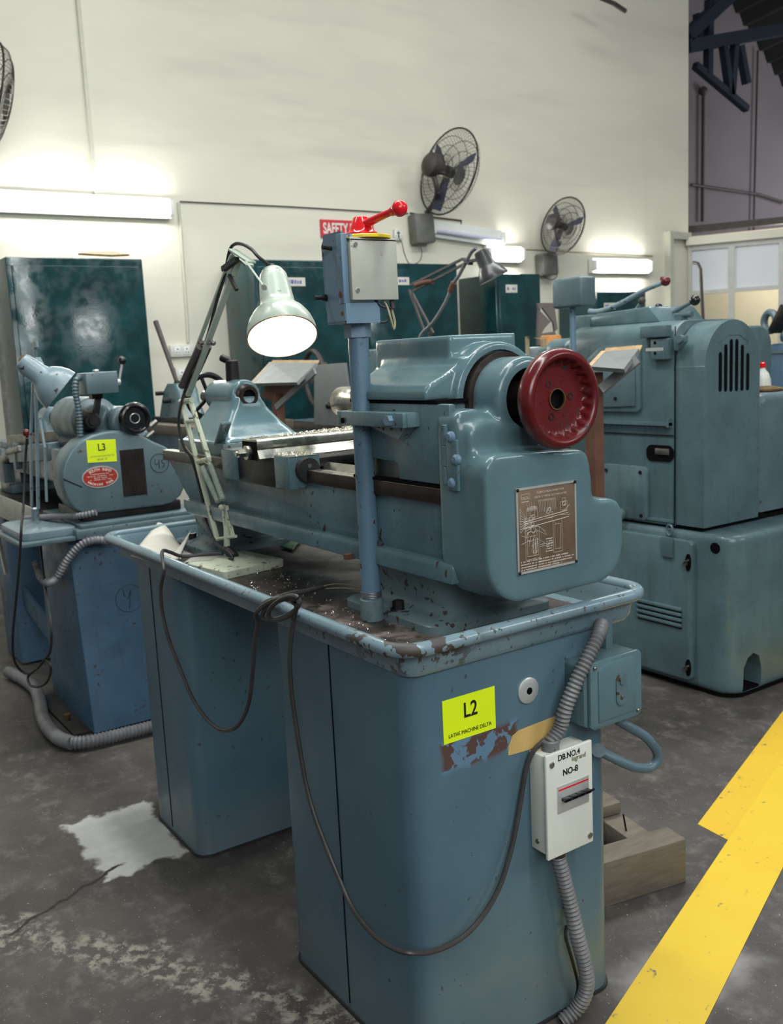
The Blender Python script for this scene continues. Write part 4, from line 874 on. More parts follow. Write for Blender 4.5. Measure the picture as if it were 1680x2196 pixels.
# gear guard
go = [(.933, .99), (.946, 1.035), (.972, 1.075), (1.01, 1.105), (1.055, 1.123), (1.105, 1.131), (1.15, 1.131), (1.20, 1.122), (1.245, 1.104), (1.285, 1.078), (1.33, 1.055), (1.37, 1.025), (1.395, .985), (1.402, .94), (1.396, .90), (1.375, .862), (1.34, .838), (1.30, .832), (1.0, .836), (.965, .862), (.942, .905), (.933, .95)]
g = MB().prism(go, 'x', -3.63, -3.5, .010, 3, 45).build('gear_guard', 'small_cast', S, 40)
MB().box(-3.4998, -3.497, 1.150, 1.241, .884, 1.058).build('louvre_panel', 'dark_steel', g)
lv = MB()
for k in range(11): lv.box(-3.4972, -3.4955, 1.156+k*.0075, 1.159+k*.0075, .89, 1.052)
lv.build('louvre_bars', 'oily_steel', g)
MB().tube([(-3.4985, .936, .975), (-3.4985, .97, .955), (-3.4985, 1.0, .938)], .0018, 5).build('guard_seam', 'void', g)
nm = MB().prism([(1.069+.067*math.cos(a*math.pi/20), .968+.040*math.sin(a*math.pi/20)) for a in range(40)], 'x', -3.4995, -3.4965).build('nameplate', 'alu', g)
MB().prism([(1.069+.063*math.cos(a*math.pi/20), .968+.036*math.sin(a*math.pi/20)) for a in range(40)], 'x', -3.4966, -3.4960).build('nameplate_face', 'name_red', g)
def arctext(txt, sgn, s):
    for i, chh in enumerate(txt):
        if chh == ' ': continue
        f = (i-(len(txt)-1)/2)*.165; y = 1.069+.055*math.sin(f); z = .968+sgn*.0275*math.cos(f*1.02)
        words(chh, s, (-3.4958, y, z), Y+Z*(-sgn*.55*math.sin(f)), Z, 'ink_white', g, bold=.0002)
arctext('SOUTH BEND', 1, .0135); arctext('MACHINE TOOL', -1, .0115)
worn_print([(1.034, 1.104, .9795), (1.022, 1.116, .9720), (1.045, 1.095, .9650), (1.030, 1.108, .9585)], -3.4959, 'etch', g, .0042, 9)
mk = MB()
c45 = (1.300, .996)
mk.torus((-3.4985, *c45), X, .036, .0012, 36, 5)
mk.tube([(-3.4985, 1.284, 1.012), (-3.4985, 1.281, .996), (-3.4985, 1.287, .99), (-3.4985, 1.296, .998)], .0012, 5).tube([(-3.4985, 1.298, 1.010), (-3.4985, 1.297, .975)], .0012, 5)
mk.tube([(-3.4985, 1.320, 1.008), (-3.4985, 1.308, 1.006), (-3.4985, 1.308, .997), (-3.4985, 1.318, .993), (-3.4985, 1.318, .982), (-3.4985, 1.306, .979)], .0012, 5)
mk.build('marker_number', 'ink', g)
st = thing('machine_label', (-3.499, 1.084, 1.022), 'bright yellow label reading L3 stuck on the rounded gear guard', 'label')
MB().prism([(1.029, 1.024), (1.137, 1.019), (1.139, 1.101), (1.031, 1.106)], 'x', -3.4995, -3.4985).build('label_sheet', 'sticker', st)
words('L3', .036, (-3.4984, 1.085, 1.075), Y, Z, 'ink', st, bold=.0006, squeeze=.85)
words('LATHE MACHINE SOUTH', .0078, (-3.4984, 1.084, 1.044), Y, Z, 'ink_grey', st); words('BEND 10"', .0092, (-3.4984, 1.084, 1.032), Y, Z, 'ink_grey', st)
# headstock
hd = MB().cyl((-4.0, 1.125, 1.165), (-3.64, 1.125, 1.165), .092, n=36, bev=.03).box(-4.0, -3.62, 1.06, 1.32, 1.02, 1.12, .02).cyl((-3.95, 1.215, 1.15), (-3.60, 1.215, 1.155), .062, n=28, bev=.015)
hd.build('headstock', 'small_cast', S, 50, .006, 6)
MB().lathe((-3.63, 1.075, 1.172), X, [(0, .045), (.03, .045), (.05, .036), (.08, .032), (.09, .026), (.09, .017), (.10, .016), (.10, .001)], 28).build('reverse_gear', 'dark_steel', S)
MB().bar((-3.58, 1.10, 1.19), (-3.58, 1.115, 1.255), .02, .02).build('guard_arm', 'dark_steel', S)
hw = MB().lathe((-3.515, 1.216, 1.172), X, [(0, .03), (.0, .045), (.012, .058), (.028, .060), (.040, .055), (.042, .048), (.036, .043), (.030, .040), (.026, .040), (.026, .018)], 44).build('handwheel', 'black', S, 40)
MB().torus((-3.488, 1.216, 1.172), X, .018, .0018, 28, 6).build('hub_ring', 'alu', hw); MB().cyl((-3.51, 1.216, 1.172), (-3.4905, 1.216, 1.172), .0165).build('bore', 'void', hw)
MB().cyl((-3.62, 1.216, 1.172), (-3.51, 1.216, 1.172), .025).build('spindle', 'steel_rough', S)
MB().cyl(at(322, 915, X=-3.6), at(336, 903, X=-3.6), .010).cyl(at(315, 938, X=-3.6), at(330, 925, X=-3.6), .008).build('back_lever', 'steel_rough', S)
# switch box with lever
sb = MB().prism([(1.052, 1.268), (1.170, 1.270), (1.171, 1.349), (1.052, 1.347)], 'x', -3.62, -3.5, .006).build('switch_box', 'small_cast', S)
MB().cyl((-3.56, 1.11, 1.348), (-3.56, 1.11, 1.358), .012, bev=.003).build('box_stud', 'alu', sb)
sl = MB().cyl((-3.56, 1.17, 1.308), (-3.56, 1.198, 1.308), .012, bev=.003).cyl((-3.56, 1.193, 1.310), (-3.55, 1.208, 1.376), .005, .0045).build('switch_lever', 'alu', sb)
MB().sph((-3.55, 1.209, 1.386), .0155, 18).build('lever_knob', 'black', sb)
MB().box(-3.61, -3.57, 1.09, 1.13, 1.25, 1.27).build('box_stem', 'dark_steel', S)
hs = MB().corr([(-3.56, 1.055, 1.33), (-3.555, 1.035, 1.325), (-3.55, 1.026, 1.28), (-3.55, 1.03, 1.2), (-3.56, 1.03, 1.12)], .0125, .012, .25, 12).build('switch_hose', 'small_cast', S)
# tailstock, carriage
def B(px, py, y=1.15): return at(px, py, Y=y)
q = B(118, 893)
t2 = MB().cyl(q-X*.14, q+X*.0, .042, bev=.008).loft([[(a, b, z) for a, b in rr(q.x-.14+i0, q.x+.04-i1, 1.09, 1.21, .02, 3)] for i0, i1, z in ((-.06, -.08, q.z-.14), (0, .02, q.z-.10), (.02, .05, q.z))])
t2.build('tailstock', 'small_cast', S, 50, .007, 4)
MB().lathe(q, X, [(0, .026), (.02, .026), (.02, .014), (.0, .014)], 24).build('quill', 'oily_steel', S)
MB().box(-4.86, -4.60, 1.0, 1.36, 1.01, 1.05, .006).box(-4.8, -4.66, .98, 1.03, .86, 1.02, .006).build('saddle', 'small_cast', S)
MB().bar(B(28, 944, 1.0), B(165, 931, 1.12), .06, .045, Z, .004).build('cross_slide', 'steel_rough', S)
MB().cyl(B(12, 985, 1.0), B(24, 972, 1.0), .026).cyl(B(16, 970, .98), B(44, 962, .98), .014, bev=.003).build('carriage_wheel', 'steel_rough', S)
MB().bar(B(30, 975, 1.0), B(118, 968, 1.02), .05, .07, Z, .006).bar(B(36, 950, .99), B(40, 1005, .99), .035, .03, Y, .004).build('apron', 'small_cast', S)
MB().cyl(B(58, 965, 1.0), B(58, 932, 1.0), .006).sph(B(56, 928, 1.0), .016, 14).build('carriage_lever', 'maroon', S)
MB().box(-4.06, -3.64, 1.0, 1.05, .93, 1.06, .006).build('gearbox', 'small_cast', S)
hose([(-3.46, 1.03, .845), (-3.5, .98, .835), (-3.62, .93, .825), (-3.74, .90, .812), (-3.85, .86, .80)], .0125, 'short corrugated hose lying over the table beside the L3 lamp base', 'hose', 'flexible_conduit', .012, None, .3)

# unlit lamp on the L3 shelf
t = thing('desk_lamp', (-3.66, .87, .768), 'grey-blue unlit desk lamp on the shelf of lathe L3, shade turned right', 'desk lamp')
def K(px, py, y=.88): return at(px, py, Y=y)
def kl(h, z): return [V((-3.66+a, .87+b, z)) for a, b in rr(-h-.05, h+.04, -h*.78, h*.78, .03)]
MB().loft([kl(.125, .769), kl(.128, .775), kl(.126, .795), kl(.11, .802), kl(.06, .804)]).build('base', 'lamp_grey', t, 40)
zb = .80
for a, b in (((68, 1085), (66, 935)), ((66, 935), (72, 800))): MB().bar(K(*a), K(*b), .012, .008, Y).build('arm_bar', 'lamp_grey', t)
MB().bar(K(82, 1090), K(75, 745), .012, .010, Y).build('arm_bar', 'lamp_grey', t)
for a, b in (((100, 1075), (96, 960)), ((96, 960), (86, 900))): MB().bar(K(*a), K(*b), .010, .007, Y).build('arm_bar', 'lamp_grey', t)
MB().bar(K(70, 742), K(80, 738), .02, .008, Y).cyl(K(75, 1090), (K(75, 1100).x, .88, .80), .014).build('swivel', 'lamp_grey', t)
oc = K(131, 838, .90); ax = (CR*.72-CU*.58+CF*.33).normalized(); q3 = .77
MB().lathe(oc, ax, [(a*q3, b*q3) for a, b in ((0, .098), (-.002, .1), (-.03, .096), (-.06, .084), (-.085, .066), (-.10, .05), (-.12, .045), (-.18, .042), (-.20, .036), (-.205, .01))], 36, cap=False).build('lamp_shade', 'lamp_grey', t)
MB().lathe(oc, ax, [(a*q3, b*q3) for a, b in ((-.001, .0975), (-.03, .094), (-.06, .082), (-.085, .064), (-.1, .04), (-.102, .001))], 30, cap=False).build('shade_lining', 'lamp_paint', t)
MB().sph(K(58, 785), .032, 14, (1, 1, 1.3)).build('rag_wrap', 'rag', t)
MB().bar(K(80, 770), K(96, 800), .015, .02, Y).build('head_arm', 'lamp_grey', t)
tag(MB().tube(spline([K(58, 940, .84), K(54, 1000, .83), K(50, 1090, .80), K(46, 1130, .75), K(42, 1200, .74), K(34, 1290, .74), K(27, 1370, .74), K(32, 1420, .76), K(55, 1444, .8), K(78, 1435, .8), K(95, 1415, .8), K(108, 1395, .80), K(110, 1350, .80), K(102, 1290, .82), K(92, 1220, .86), K(86, 1160, .9), K(84, 1140, .93)]), .0048, 7).build('thin_cord', 'rubber'), 'thin black cord looping down in front of the L3 stand', 'cord')
tag(MB().tube(spline([K(72, 1440, .80), K(60, 1452, .79), K(64, 1468, .78), K(80, 1473, .78), K(98, 1465, .79), K(108, 1445, .8), K(108, 1425, .8), K(98, 1415, .8)]), .0048, 7).build('thin_cord', 'rubber'), 'small black cord loop hanging just above the floor by the L3 stand', 'cord')
fl = [(-4.45, .86, .03), (-4.30, .885, .03), (-4.12, .895, .03), (-3.95, .87, .03), (-3.75, .83, .03), (-3.60, .815, .03), (-3.47, .82, .03), (-3.40, .845, .03)]
tag(MB().tube(spline(fl), .026, 12).build('floor_hose', 'hose'), 'thick smooth grey hose curving over the floor beside the L3 stand', 'hose')
hose([(-3.40, .845, .03), (-3.37, .90, .03), (-3.36, 1.02, .03), (-3.355, 1.2, .03), (-3.35, 1.5, .03)], .0255, 'corrugated grey hose running across the floor behind the far pedestal of lathe L2', 'hose', 'floor_hose', .014, None, .22)
hose([at(76, 1204, Y=.90), at(86, 1235, Y=.90), at(103, 1250, X=-3.50), at(122, 1238, X=-3.49), at(145, 1200, X=-3.47), at(175, 1168, X=-3.45), at(205, 1158, X=-3.44), at(232, 1160, X=-3.45)], .0155, 'corrugated hose arching from the L3 stand up to its table', 'hose', 'flexible_conduit', .012, None, .22)

# ================================================================== BIG LATHE AT THE RIGHT
Rm = thing('engine_lathe', (-3.9, 3.3, 0), 'big grey-green engine lathe at the right with a slotted end cover and ball-ended levers', 'lathe')
GM = 'green_cast'
YF = 2.98
def A(px, py, dy=0): return at(px, py, Y=YF+dy)
# base
cutm = MB().prism([(3.03, .02), (3.035, .120), (3.055, .155), (3.09, .168), (3.125, .150), (3.14, .10), (3.14, .02)], 'x', -2.3, -2.1)
cuth = MB().cyl((-2.35, 3.04, .592), (-2.05, 3.02, .592), .020)
b = MB().prism(rr(-3.10, -2.165, 2.965, 3.85, .085, 8), 'z', .012, .632, .02, 3, 60)
b.build('base', GM, Rm, 50, .012, 2, [cutm])
BASE = [o for o in Rm.children][-1]
MB().prism(rr(-3.09, -2.175, 2.975, 3.84, .085, 8), 'z', 0, .03).build('base_skirt', 'void', BASE)
hq = at(1541, 1174, Y=2.985)
MB().cyl(hq-Y*.02+X*.0, hq+Y*.05, .0215).build('round_hole', 'void', BASE)
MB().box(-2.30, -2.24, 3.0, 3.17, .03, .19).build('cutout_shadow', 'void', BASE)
d = MB().prism(rr(-2.98, -2.335, .045, .600, .02), 'y', 2.938, 2.968, .006).build('base_door', GM, Rm)
vt = MB()
for k in range(4): vt.box(-2.605, -2.378, 2.928, 2.94, .253+k*.0215, .268+k*.0215, .005)
vt.build('vent_ribs', GM, d)
vt = MB()
for k in range(4): vt.box(-2.60, -2.38, 2.934, 2.9395, .2475+k*.0215, .2525+k*.0215)
vt.build('vent_gaps', 'void', d)
for px, py in ((1477, 1206), (1477, 1432)):
    q = A(px, py, -.043)
    MB().prism([(q.x+.013*math.cos(a*.3142), q.z+.034*math.sin(a*.3142)) for a in range(20)], 'y', 2.934, 2.938).build('latch_slot', 'void', d)
    MB().cyl(q+V((-.008, .002, -.006)), q+V((-.008, -.014, -.006)), .009).bar(q+V((-.01, -.01, 0)), q+V((.008, -.01, .012)), .008, .006).build('latch', 'steel_rough', d)
q = A(1437, 1137, -.02)
rg = MB().torus(q, (.3, 1, 0), .021, .0045, 26, 8).build('lifting_ring', 'small_cast', Rm)
q = A(1433, 1172, -.045); MB().box(q.x-.028, q.x+.026, 2.928, 2.938, q.z-.042, q.z+.038, .003).build('latch_plate', 'green_cast', Rm)
# headstock and gear end cover: arch profile
def prof(y0, y1, zt, zs, z0=.64): # flat sides, rounded top
    r = .085; return [(y0, z0)]+[(y0, zs)]+arc(y0+r, zt-r, r, 180, 90, 6)[1:]+arc(y1-r, zt-r, r, 90, 0, 6)+[(y1, z0)]
MB().prism(prof(2.982, 3.42, 1.437, 1.30), 'x', -3.02, -2.452, .006).build('headstock', GM, Rm, 40)
ec = [(2.985, .648), (2.985, 1.26)]+arc(3.155, 1.262, .168, 180, 0, 20)+[(3.323, .648)]
c = MB().prism(ec, 'x', -2.448, -2.315, .062, 5, 40).build('gear_end_cover', GM, Rm, 45)
ca = [(3.03, .70), (3.03, 1.25)]+arc(3.155, 1.252, .118, 180, 0, 18)+[(3.273, .70)]
for k, (py0, py1) in enumerate(((755, 840), (738, 840), (727, 840), (727, 839), (739, 838), (757, 837))):
    xs = 1546+k*11.8; a = at(xs, py0, X=-2.314); z1 = a.z; z0 = at(xs, py1, X=-2.314).z
    MB().prism([(a.y-.0095, z0+.009)]+arc(a.y, z0+.009, .0095, 180, 360, 6)+arc(a.y, z1-.009, .0095, 0, 180, 6), 'x', -2.318, -2.3142).build('louvre_slot', 'void', c)
MB().tube([(-2.3145, 3.065, 1.345), (-2.3145, 3.12, 1.372), (-2.3145, 3.19, 1.372), (-2.3145, 3.245, 1.345)], .0022, 5).build('cover_ridge', GM, c)
MB().tube([A(1449, 700, -.001), A(1449, 840, -.001), A(1447, 1127, -.001)], .0022, 5).build('cover_seam', 'void', Rm)
MB().prism([(2.992, .63), (2.992, .66), (3.7, .66), (3.7, .63)], 'x', -3.02, -2.33).build('base_gap', 'void', Rm)
MB().prism([(-3.03, .665), (-2.45, .665), (-2.45, .655), (-3.03, .655)], 'y', 2.972, 3.2).build('headstock_flange', GM, Rm)
hb = A(1420, 740, -.012)
MB().box(hb.x-.045, hb.x+.04, 2.955, 2.985, hb.z-.055, hb.z+.025, .004).box(hb.x-.09, hb.x+.03, 2.945, 2.99, hb.z+.03, hb.z+.075, .004).build('hinge_block', GM, Rm)
for z in (-.03, .01): MB().cyl((hb.x-.022, 2.956, hb.z+z), (hb.x-.022, 2.953, hb.z+z), .006).build('screw_hole', 'void', Rm)
q = A(1457, 727, -.01); MB().prism([(q.x-.02, q.z-.04), (q.x-.02, q.z+.012), (q.x+.03, q.z+.012), (q.x+.03, q.z-.012), (q.x-.003, q.z-.045)], 'y', 2.962, 2.986, .003).cyl(q+X*.015, q+X*.015-Y*.022, .015, n=14).build('cover_latch', 'green_cast', Rm)
# recessed panels and plates on the front
fr = MB().prism([(-2.90, 1.085), (-2.90, 1.30), (-2.82, 1.352), (-2.625, 1.352), (-2.61, 1.335), (-2.61, 1.10), (-2.625, 1.085)], 'y', 2.968, 2.984, .005).build('selector_panel', GM, Rm)
MB().prism([(-2.89, 1.10), (-2.89, 1.25), (-2.66, 1.335), (-2.63, 1.325), (-2.63, 1.11)], 'y', 2.960, 2.969, .004).build('panel_recess', 'small_cast', fr)
for x, z in ((-2.72, 1.235), (-2.73, 1.14)): MB().cyl((x, 2.961, z), (x, 2.955, z), .007).build('screw', 'dark_steel', fr)
pn = MB().prism(rr(-2.83, -2.575, .650, .868, .025), 'y', 2.968, 2.984, .004).build('access_plate', GM, Rm)
for px, py in ((1301, 1008), (1374, 1013), (1376, 1106)):
    q = A(px, py, -.012); MB().cyl(q, q-Y*.004, .0075).build('screw', 'dark_steel', pn)
q = A(1334, 1102, -.012); MB().cyl(q, q-Y*.03, .026, bev=.006).hexa(q-Y*.03, q-Y*.05, .013).build('drain_plug', 'small_cast', pn)
q = A(1281, 992, -.005); MB().cyl(q+Y*.01, q-Y*.02, .026, bev=.005).cyl(q-Y*.02, q-Y*.022, .014).build('shaft_end', 'dark_steel', Rm)
sl = A(1416, 972, 0)
MB().prism(rr(sl.x-.066, sl.x+.066, sl.z-.032, sl.z+.032, .025), 'y', 2.977, 2.983).build('slot_recess', 'void', Rm)
MB().box(sl.x-.02, sl.x+.05, 2.972, 2.98, sl.z-.005, sl.z+.02, .003).build('slot_latch', 'steel_rough', Rm)
MB().box(-3.02, -2.462, 2.962, 2.984, 1.036, 1.048).box(-2.472, -2.462, 2.96, 2.985, 1.03, 1.065).build('drip_ledge', GM, Rm)
MB().box(-3.02, -2.455, 2.976, 2.983, .996, 1.000).build('panel_seam', 'dark_steel', Rm)
# rear cover at the right and rear upper block
MB().prism(rr(3.345, 3.80, .62, 1.135, .05), 'x', -2.95, -2.33, .03, 3, 60).build('motor_cover', 'small_cast', Rm, 45)
MB().prism(prof(3.32, 3.70, 1.408, 1.3), 'x', -2.95, -2.52, .01).build('rear_housing', GM, Rm, 45)
MB().cyl((-2.522, 3.50, 1.30), (-2.515, 3.50, 1.30), .01).build('screw', 'dark_steel', Rm)
# far end of the headstock: face and bed
MB().box(-3.20, -3.02, 2.99, 3.40, .90, 1.395, .05, 3).box(-3.26, -3.18, 3.02, 3.1, 1.18, 1.36, .01).build('spindle_face', GM, Rm, 45)
MB().box(-5.9, -3.0, 3.0, 3.42, .62, .80, .01).build('lathe_bed', GM, Rm)
for z0, z1 in ((.93, .965), (.84, .875)): MB().box(-5.9, -3.0, 2.99, 3.05, z0, z1, .004).build('bed_way', 'oily_steel', Rm)
MB().box(-5.9, -3.0, 3.01, 3.40, .79, .955).build('bed_web', 'small_cast', Rm)
MB().box(-5.9, -5.1, 2.97, 3.5, 0, .62, .02).build('tail_pedestal', GM, Rm)
# carriage with splash guard and wheels
MB().box(-3.95, -3.45, 2.92, 3.46, .95, 1.12, .02).build('saddle', GM, Rm)
gd = MB().prism([(-5.27, .955), (-5.225, 1.325), (-4.86, 1.33), (-4.80, .955)], 'y', 2.985, 3.0, .002).build('splash_guard', 'laminate', Rm)
MB().box(-4.86, -4.20, 3.02, 3.3, .955, 1.40, .012).build('apron_block', 'green_cast', Rm)
wl = MB().torus(at(676, 812, Y=3.35), (0.15, 1, .05), .19, .018, 44, 10)
qq = at(676, 812, Y=3.35)
for k in range(3): wl.bar(qq, qq+V((.185*math.cos(k*2.09+.6), 0, .185*math.sin(k*2.09+.6))), .022, .018)
wl.cyl(qq-Y*.03, qq+Y*.1, .035).build('carriage_wheel', 'fan_dark', Rm)
q = A(705, 870, -.01); MB().sph(q, .022, 12).build('guard_knob', 'dark_steel', Rm)
# lever gear on top
lvb = MB().prism([(-2.98, 1.437), (-2.98, 1.475), (-2.95, 1.49), (-2.66, 1.502), (-2.60, 1.437)], 'y', 3.08, 3.36, .008).build('lever_box', GM, Rm)
def TT(px, py, y=3.2): return at(px, py, Y=y)
MB().box(-3.12, -3.0, 3.1, 3.3, 1.40, 1.49, .01).build('lever_pivot', GM, Rm)
MB().tube(spline([TT(1265, 668), TT(1290, 667), TT(1330, 651), TT(1380, 624), TT(1421, 607)]), lambda i: .0125-.00012*i, 12).build('long_lever', 'lamp_grey', Rm)
MB().sph(TT(1428, 603), .020, 16).sph(TT(1422, 598), .012, 12).build('lever_knob', 'maroon', Rm)
for (a, b2, knob, r) in (((1362, 670), (1374, 650), 'fan_dark', .016), ((1394, 668), (1408, 661), 'black', .016), ((1444, 670), (1484, 648), 'black', .021)):
    MB().cyl(TT(*a), TT(*b2), .010, .007).build('short_lever', 'small_cast', Rm); e = TT(*b2)+(TT(*b2)-TT(*a)).normalized()*r*.8
    MB().sph(e, r, 16).build('lever_knob', knob, Rm)
MB().cyl(TT(1448, 676), TT(1485, 674), .011, .012).box(TT(1460, 680).x-.02, TT(1460, 680).x+.02, 3.18, 3.22, 1.43, TT(1460, 678).z).build('handle_stub', 'small_cast', Rm)
a = TT(1198, 600, 2.9); b2 = TT(1262, 660, 2.9)
MB().box(a.x, b2.x, 2.86, 2.95, b2.z+.006, a.z, .012, 3).build('switch_box', 'small_cast', Rm)
c_ = TT(1229, 700, 2.9)
MB().cyl((c_.x, 2.9, .95), (c_.x, 2.9, b2.z+.01), .0125, n=16).build('switch_pole', 'bracket', Rm)
MB().box(c_.x-.02, c_.x+.02, 2.885, 3.02, 1.02, 1.06, .004).box(c_.x-.02, c_.x+.02, 2.885, 3.02, 1.22, 1.25, .004).build('pole_bracket', 'small_cast', Rm)

t = thing('oil_bottle', at(1638, 842, X=-2.45), 'white plastic oil bottle with red cap standing on the rear cover of the big lathe', 'bottle')
q = V((-2.45, 3.38, 1.136)); q.y = at(1637, 830, X=-2.45).y
MB().lathe(q, (0, -.06, 1), [(0, .03), (.003, .034), (.05, .032), (.075, .024), (.09, .013), (.1, .012), (.1, .001)], 20).build('bottle_body', 'white_box', t)
MB().lathe(q+V((0, -.0055, .098)), (0, -.06, 1), [(0, .015), (.018, .014), (.022, .008), (.022, .001)], 16).build('bottle_cap', 'red', t)
rg_ = MB().sph(q+V((.02, -.01, .008)), .05, 14, (1.2, 1.2, .32)).sph(q+V((.03, .05, .006)), .03, 12, (1, 1.6, .3))
tag(rg_.build('oily_rag', 'rag'), 'brown oily rag heaped around the foot of the white oil bottle', 'rag')

# ------------------------------------------------------------------ chart stands
def chart_stand(Yd, tl, tr, bl, br_, post_t, post_b, label):
    P_ = lambda p, d=0: at(p[0], p[1], Y=Yd+d)
    pb = P_(post_b); t = thing('chart_stand', (pb.x, Yd, 0), label, 'chart stand', 'chart stands with sloping boards')
    q = [P_(tl, .18)-Y*.18, P_(tr, .18)-Y*.18, P_(br_), P_(bl)]
    # sloping board: outline seen from below, top edge further back
    MB().plate([q[0]+Y*.18, q[1]+Y*.18, q[2], q[3]], .016, V((0, -.5, .85))).build('board', 'laminate', t, 20)
    MB().plate([q[0]+Y*.178+Z*.004, q[1]+Y*.178+Z*.004, q[1]+Y*.19+Z*.02, q[0]+Y*.19+Z*.02], .006, Z).bar(q[0]+Y*.18+Z*.006, q[3]+Z*.006, .016, .022).build('board_edge', 'wood_edge', t)
    MB().bar(V((pb.x, Yd+.05, 0)), V((pb.x, Yd+.05, P_(post_t).z)), .045, .045, X).build('post', 'rust', t)
    MB().box(pb.x-.1, pb.x+.07, Yd-.02, Yd+.15, 0, .012, .003).build('foot_plate', 'rust', t)
    return t, P_
t, P_ = chart_stand(2.2, (582, 783), (682, 784), (541, 828), (640, 826), (582, 845), (584, 960), 'chart stand with grey sloping board on a brown post behind the lathe L2 tailstock')
MB().plate([P_(p, .06) for p in ((571, 822), (632, 822), (600, 868), (560, 850))], .02, Y).build('post_bracket', 'rust', t)
MB().bar(P_((676, 796), .08), P_((592, 874), .03), .03, .012, Y).build('board_brace', 'laminate', t)
t, P_ = chart_stand(2.45, (1296, 762), (1374, 756), (1266, 794), (1342, 800), (1262, 800), (1256, 1040), 'chart stand with grey sloping board behind the maroon handwheel')
MB().bar(P_((1368, 770), .1), P_((1290, 835), .03), .035, .012, Y).build('board_brace', 'laminate', t)
MB().box(P_((1326, 752)).x-.03, P_((1326, 752)).x+.03, 2.62, 2.64, P_((1326, 757)).z, P_((1326, 750)).z).build('paper_clip', 'alu', t)

# ------------------------------------------------------------------ lever press on a bench
bz = at(400, 912, Y=1.9).z
t = thing('work_bench', (-4.75, 2.1, 0), 'low worn bench top carrying the lever press, behind the lathe L2 tailstock', 'bench')
MB().box(-5.25, -4.45, 1.85, 2.4, bz-.05, bz, .004).build('bench_top', 'wood', t)
MB().box(-5.2, -4.5, 1.88, 2.37, bz-.17, bz-.05, .004).build('bench_frame', 'stand_blue', t)
for x in (-5.17, -4.53):
    for y in (1.91, 2.34): MB().box(x-.03, x+.03, y-.03, y+.03, 0, bz-.16).build('leg', 'stand_blue', t)
def Q(px, py): return at(px, py, Y=2.0)
q0 = Q(378, 905)
t = thing('lever_press', (q0.x, 2.0, bz), 'small grey cast lever press with a long rod lever slanting up to the left', 'press')
MB().box(Q(352, 900).x, Q(420, 900).x, 1.93, 2.12, bz, bz+.03, .004).build('base', 'dark_steel', t)
MB().loft([[(a, b, z) for a, b in rr(x0, x1, 1.95, 2.08, .03, 3)] for x0, x1, z in ((Q(358, 897).x, Q(415, 897).x, bz+.03), (Q(362, 860).x, Q(402, 860).x, Q(362, 860).z), (Q(366, 838).x, Q(398, 838).x, Q(366, 838).z), (Q(374, 822).x, Q(392, 822).x, Q(374, 822).z))]).build('frame', 'green_cast', t, 50)
MB().cyl(Q(334, 690), Q(381, 824), .015, .011, 10).build('rod_lever', 'fan_dark', t)
MB().sph(Q(380, 822), .018, 12).cyl(Q(368, 842), Q(368, 842)-Y*.09, .012).cyl(Q(384, 858), Q(384, 858)-Y*.09, .013).build('pivot_bolt', 'dark_steel', t)

# ------------------------------------------------------------------ dark lamp behind the headstock
def D(px, py, dy=0): return at(px, py, Y=3.1+dy)
lz = 1.12
t = thing('desk_lamp', (D(918, 790).x, 3.1, lz), 'dark grey unlit spring-arm lamp seen above the headstock of lathe L2', 'desk lamp')
MB().cyl((D(918, 790).x, 3.1, lz), (D(918, 790).x, 3.1, lz+.03), .10, .08, bev=.006).build('base', 'lamp_dark', t)
bq = V((D(918, 790).x, 3.1, lz+.03))
for a, b2 in ((D(930, 715), D(884, 628)), (D(912, 715), D(878, 622))): MB().bar(a, b2, .012, .010, Y).build('arm_bar', 'fan_dark', t)
MB().bar(bq, D(922, 712), .014, .014, Y).build('post', 'fan_dark', t)
for a, b2 in (((880, 612), (993, 555)), ((886, 624), (1004, 562))): MB().bar(D(*a), D(*b2), .012, .010, Y).build('arm_bar', 'fan_dark', t)
MB().corr([D(892, 612), D(910, 606), D(928, 604)], .014, .006, .2, 10).build('tension_spring', 'rust', t)
MB().bar(D(994, 555), D(1010, 566), .012, .03, Y).bar(D(1010, 560), D(1028, 556), .014, .02, Y).build('head_bracket', 'lamp_dark', t)
oc = D(1059, 597); ax = (CR*.45-CU*.88+CF*.12).normalized()
MB().lathe(oc, ax, [(0, .076), (-.006, .076), (-.024, .068), (-.046, .058), (-.062, .047), (-.072, .041), (-.125, .037), (-.142, .033), (-.147, .026), (-.149, .001)], 32, cap=False).build('lamp_shade', 'lamp_dark', t)
MB().lathe(oc, ax, [(-.001, .074), (-.02, .067), (-.045, .054), (-.06, .035), (-.061, .001)], 28, cap=False).build('shade_lining', 'shade_in', t)
MB().tube(spline([D(1022, 532), D(1012, 540), D(1003, 556), D(985, 590), D(972, 610), D(955, 650), D(930, 690), D(905, 716), D(895, 740)]), .009, 8).build('lamp_flex', 'hose', t)
MB().cyl(D(966, 625), D(974, 606), .016).build('flex_sleeve', 'rust', t)

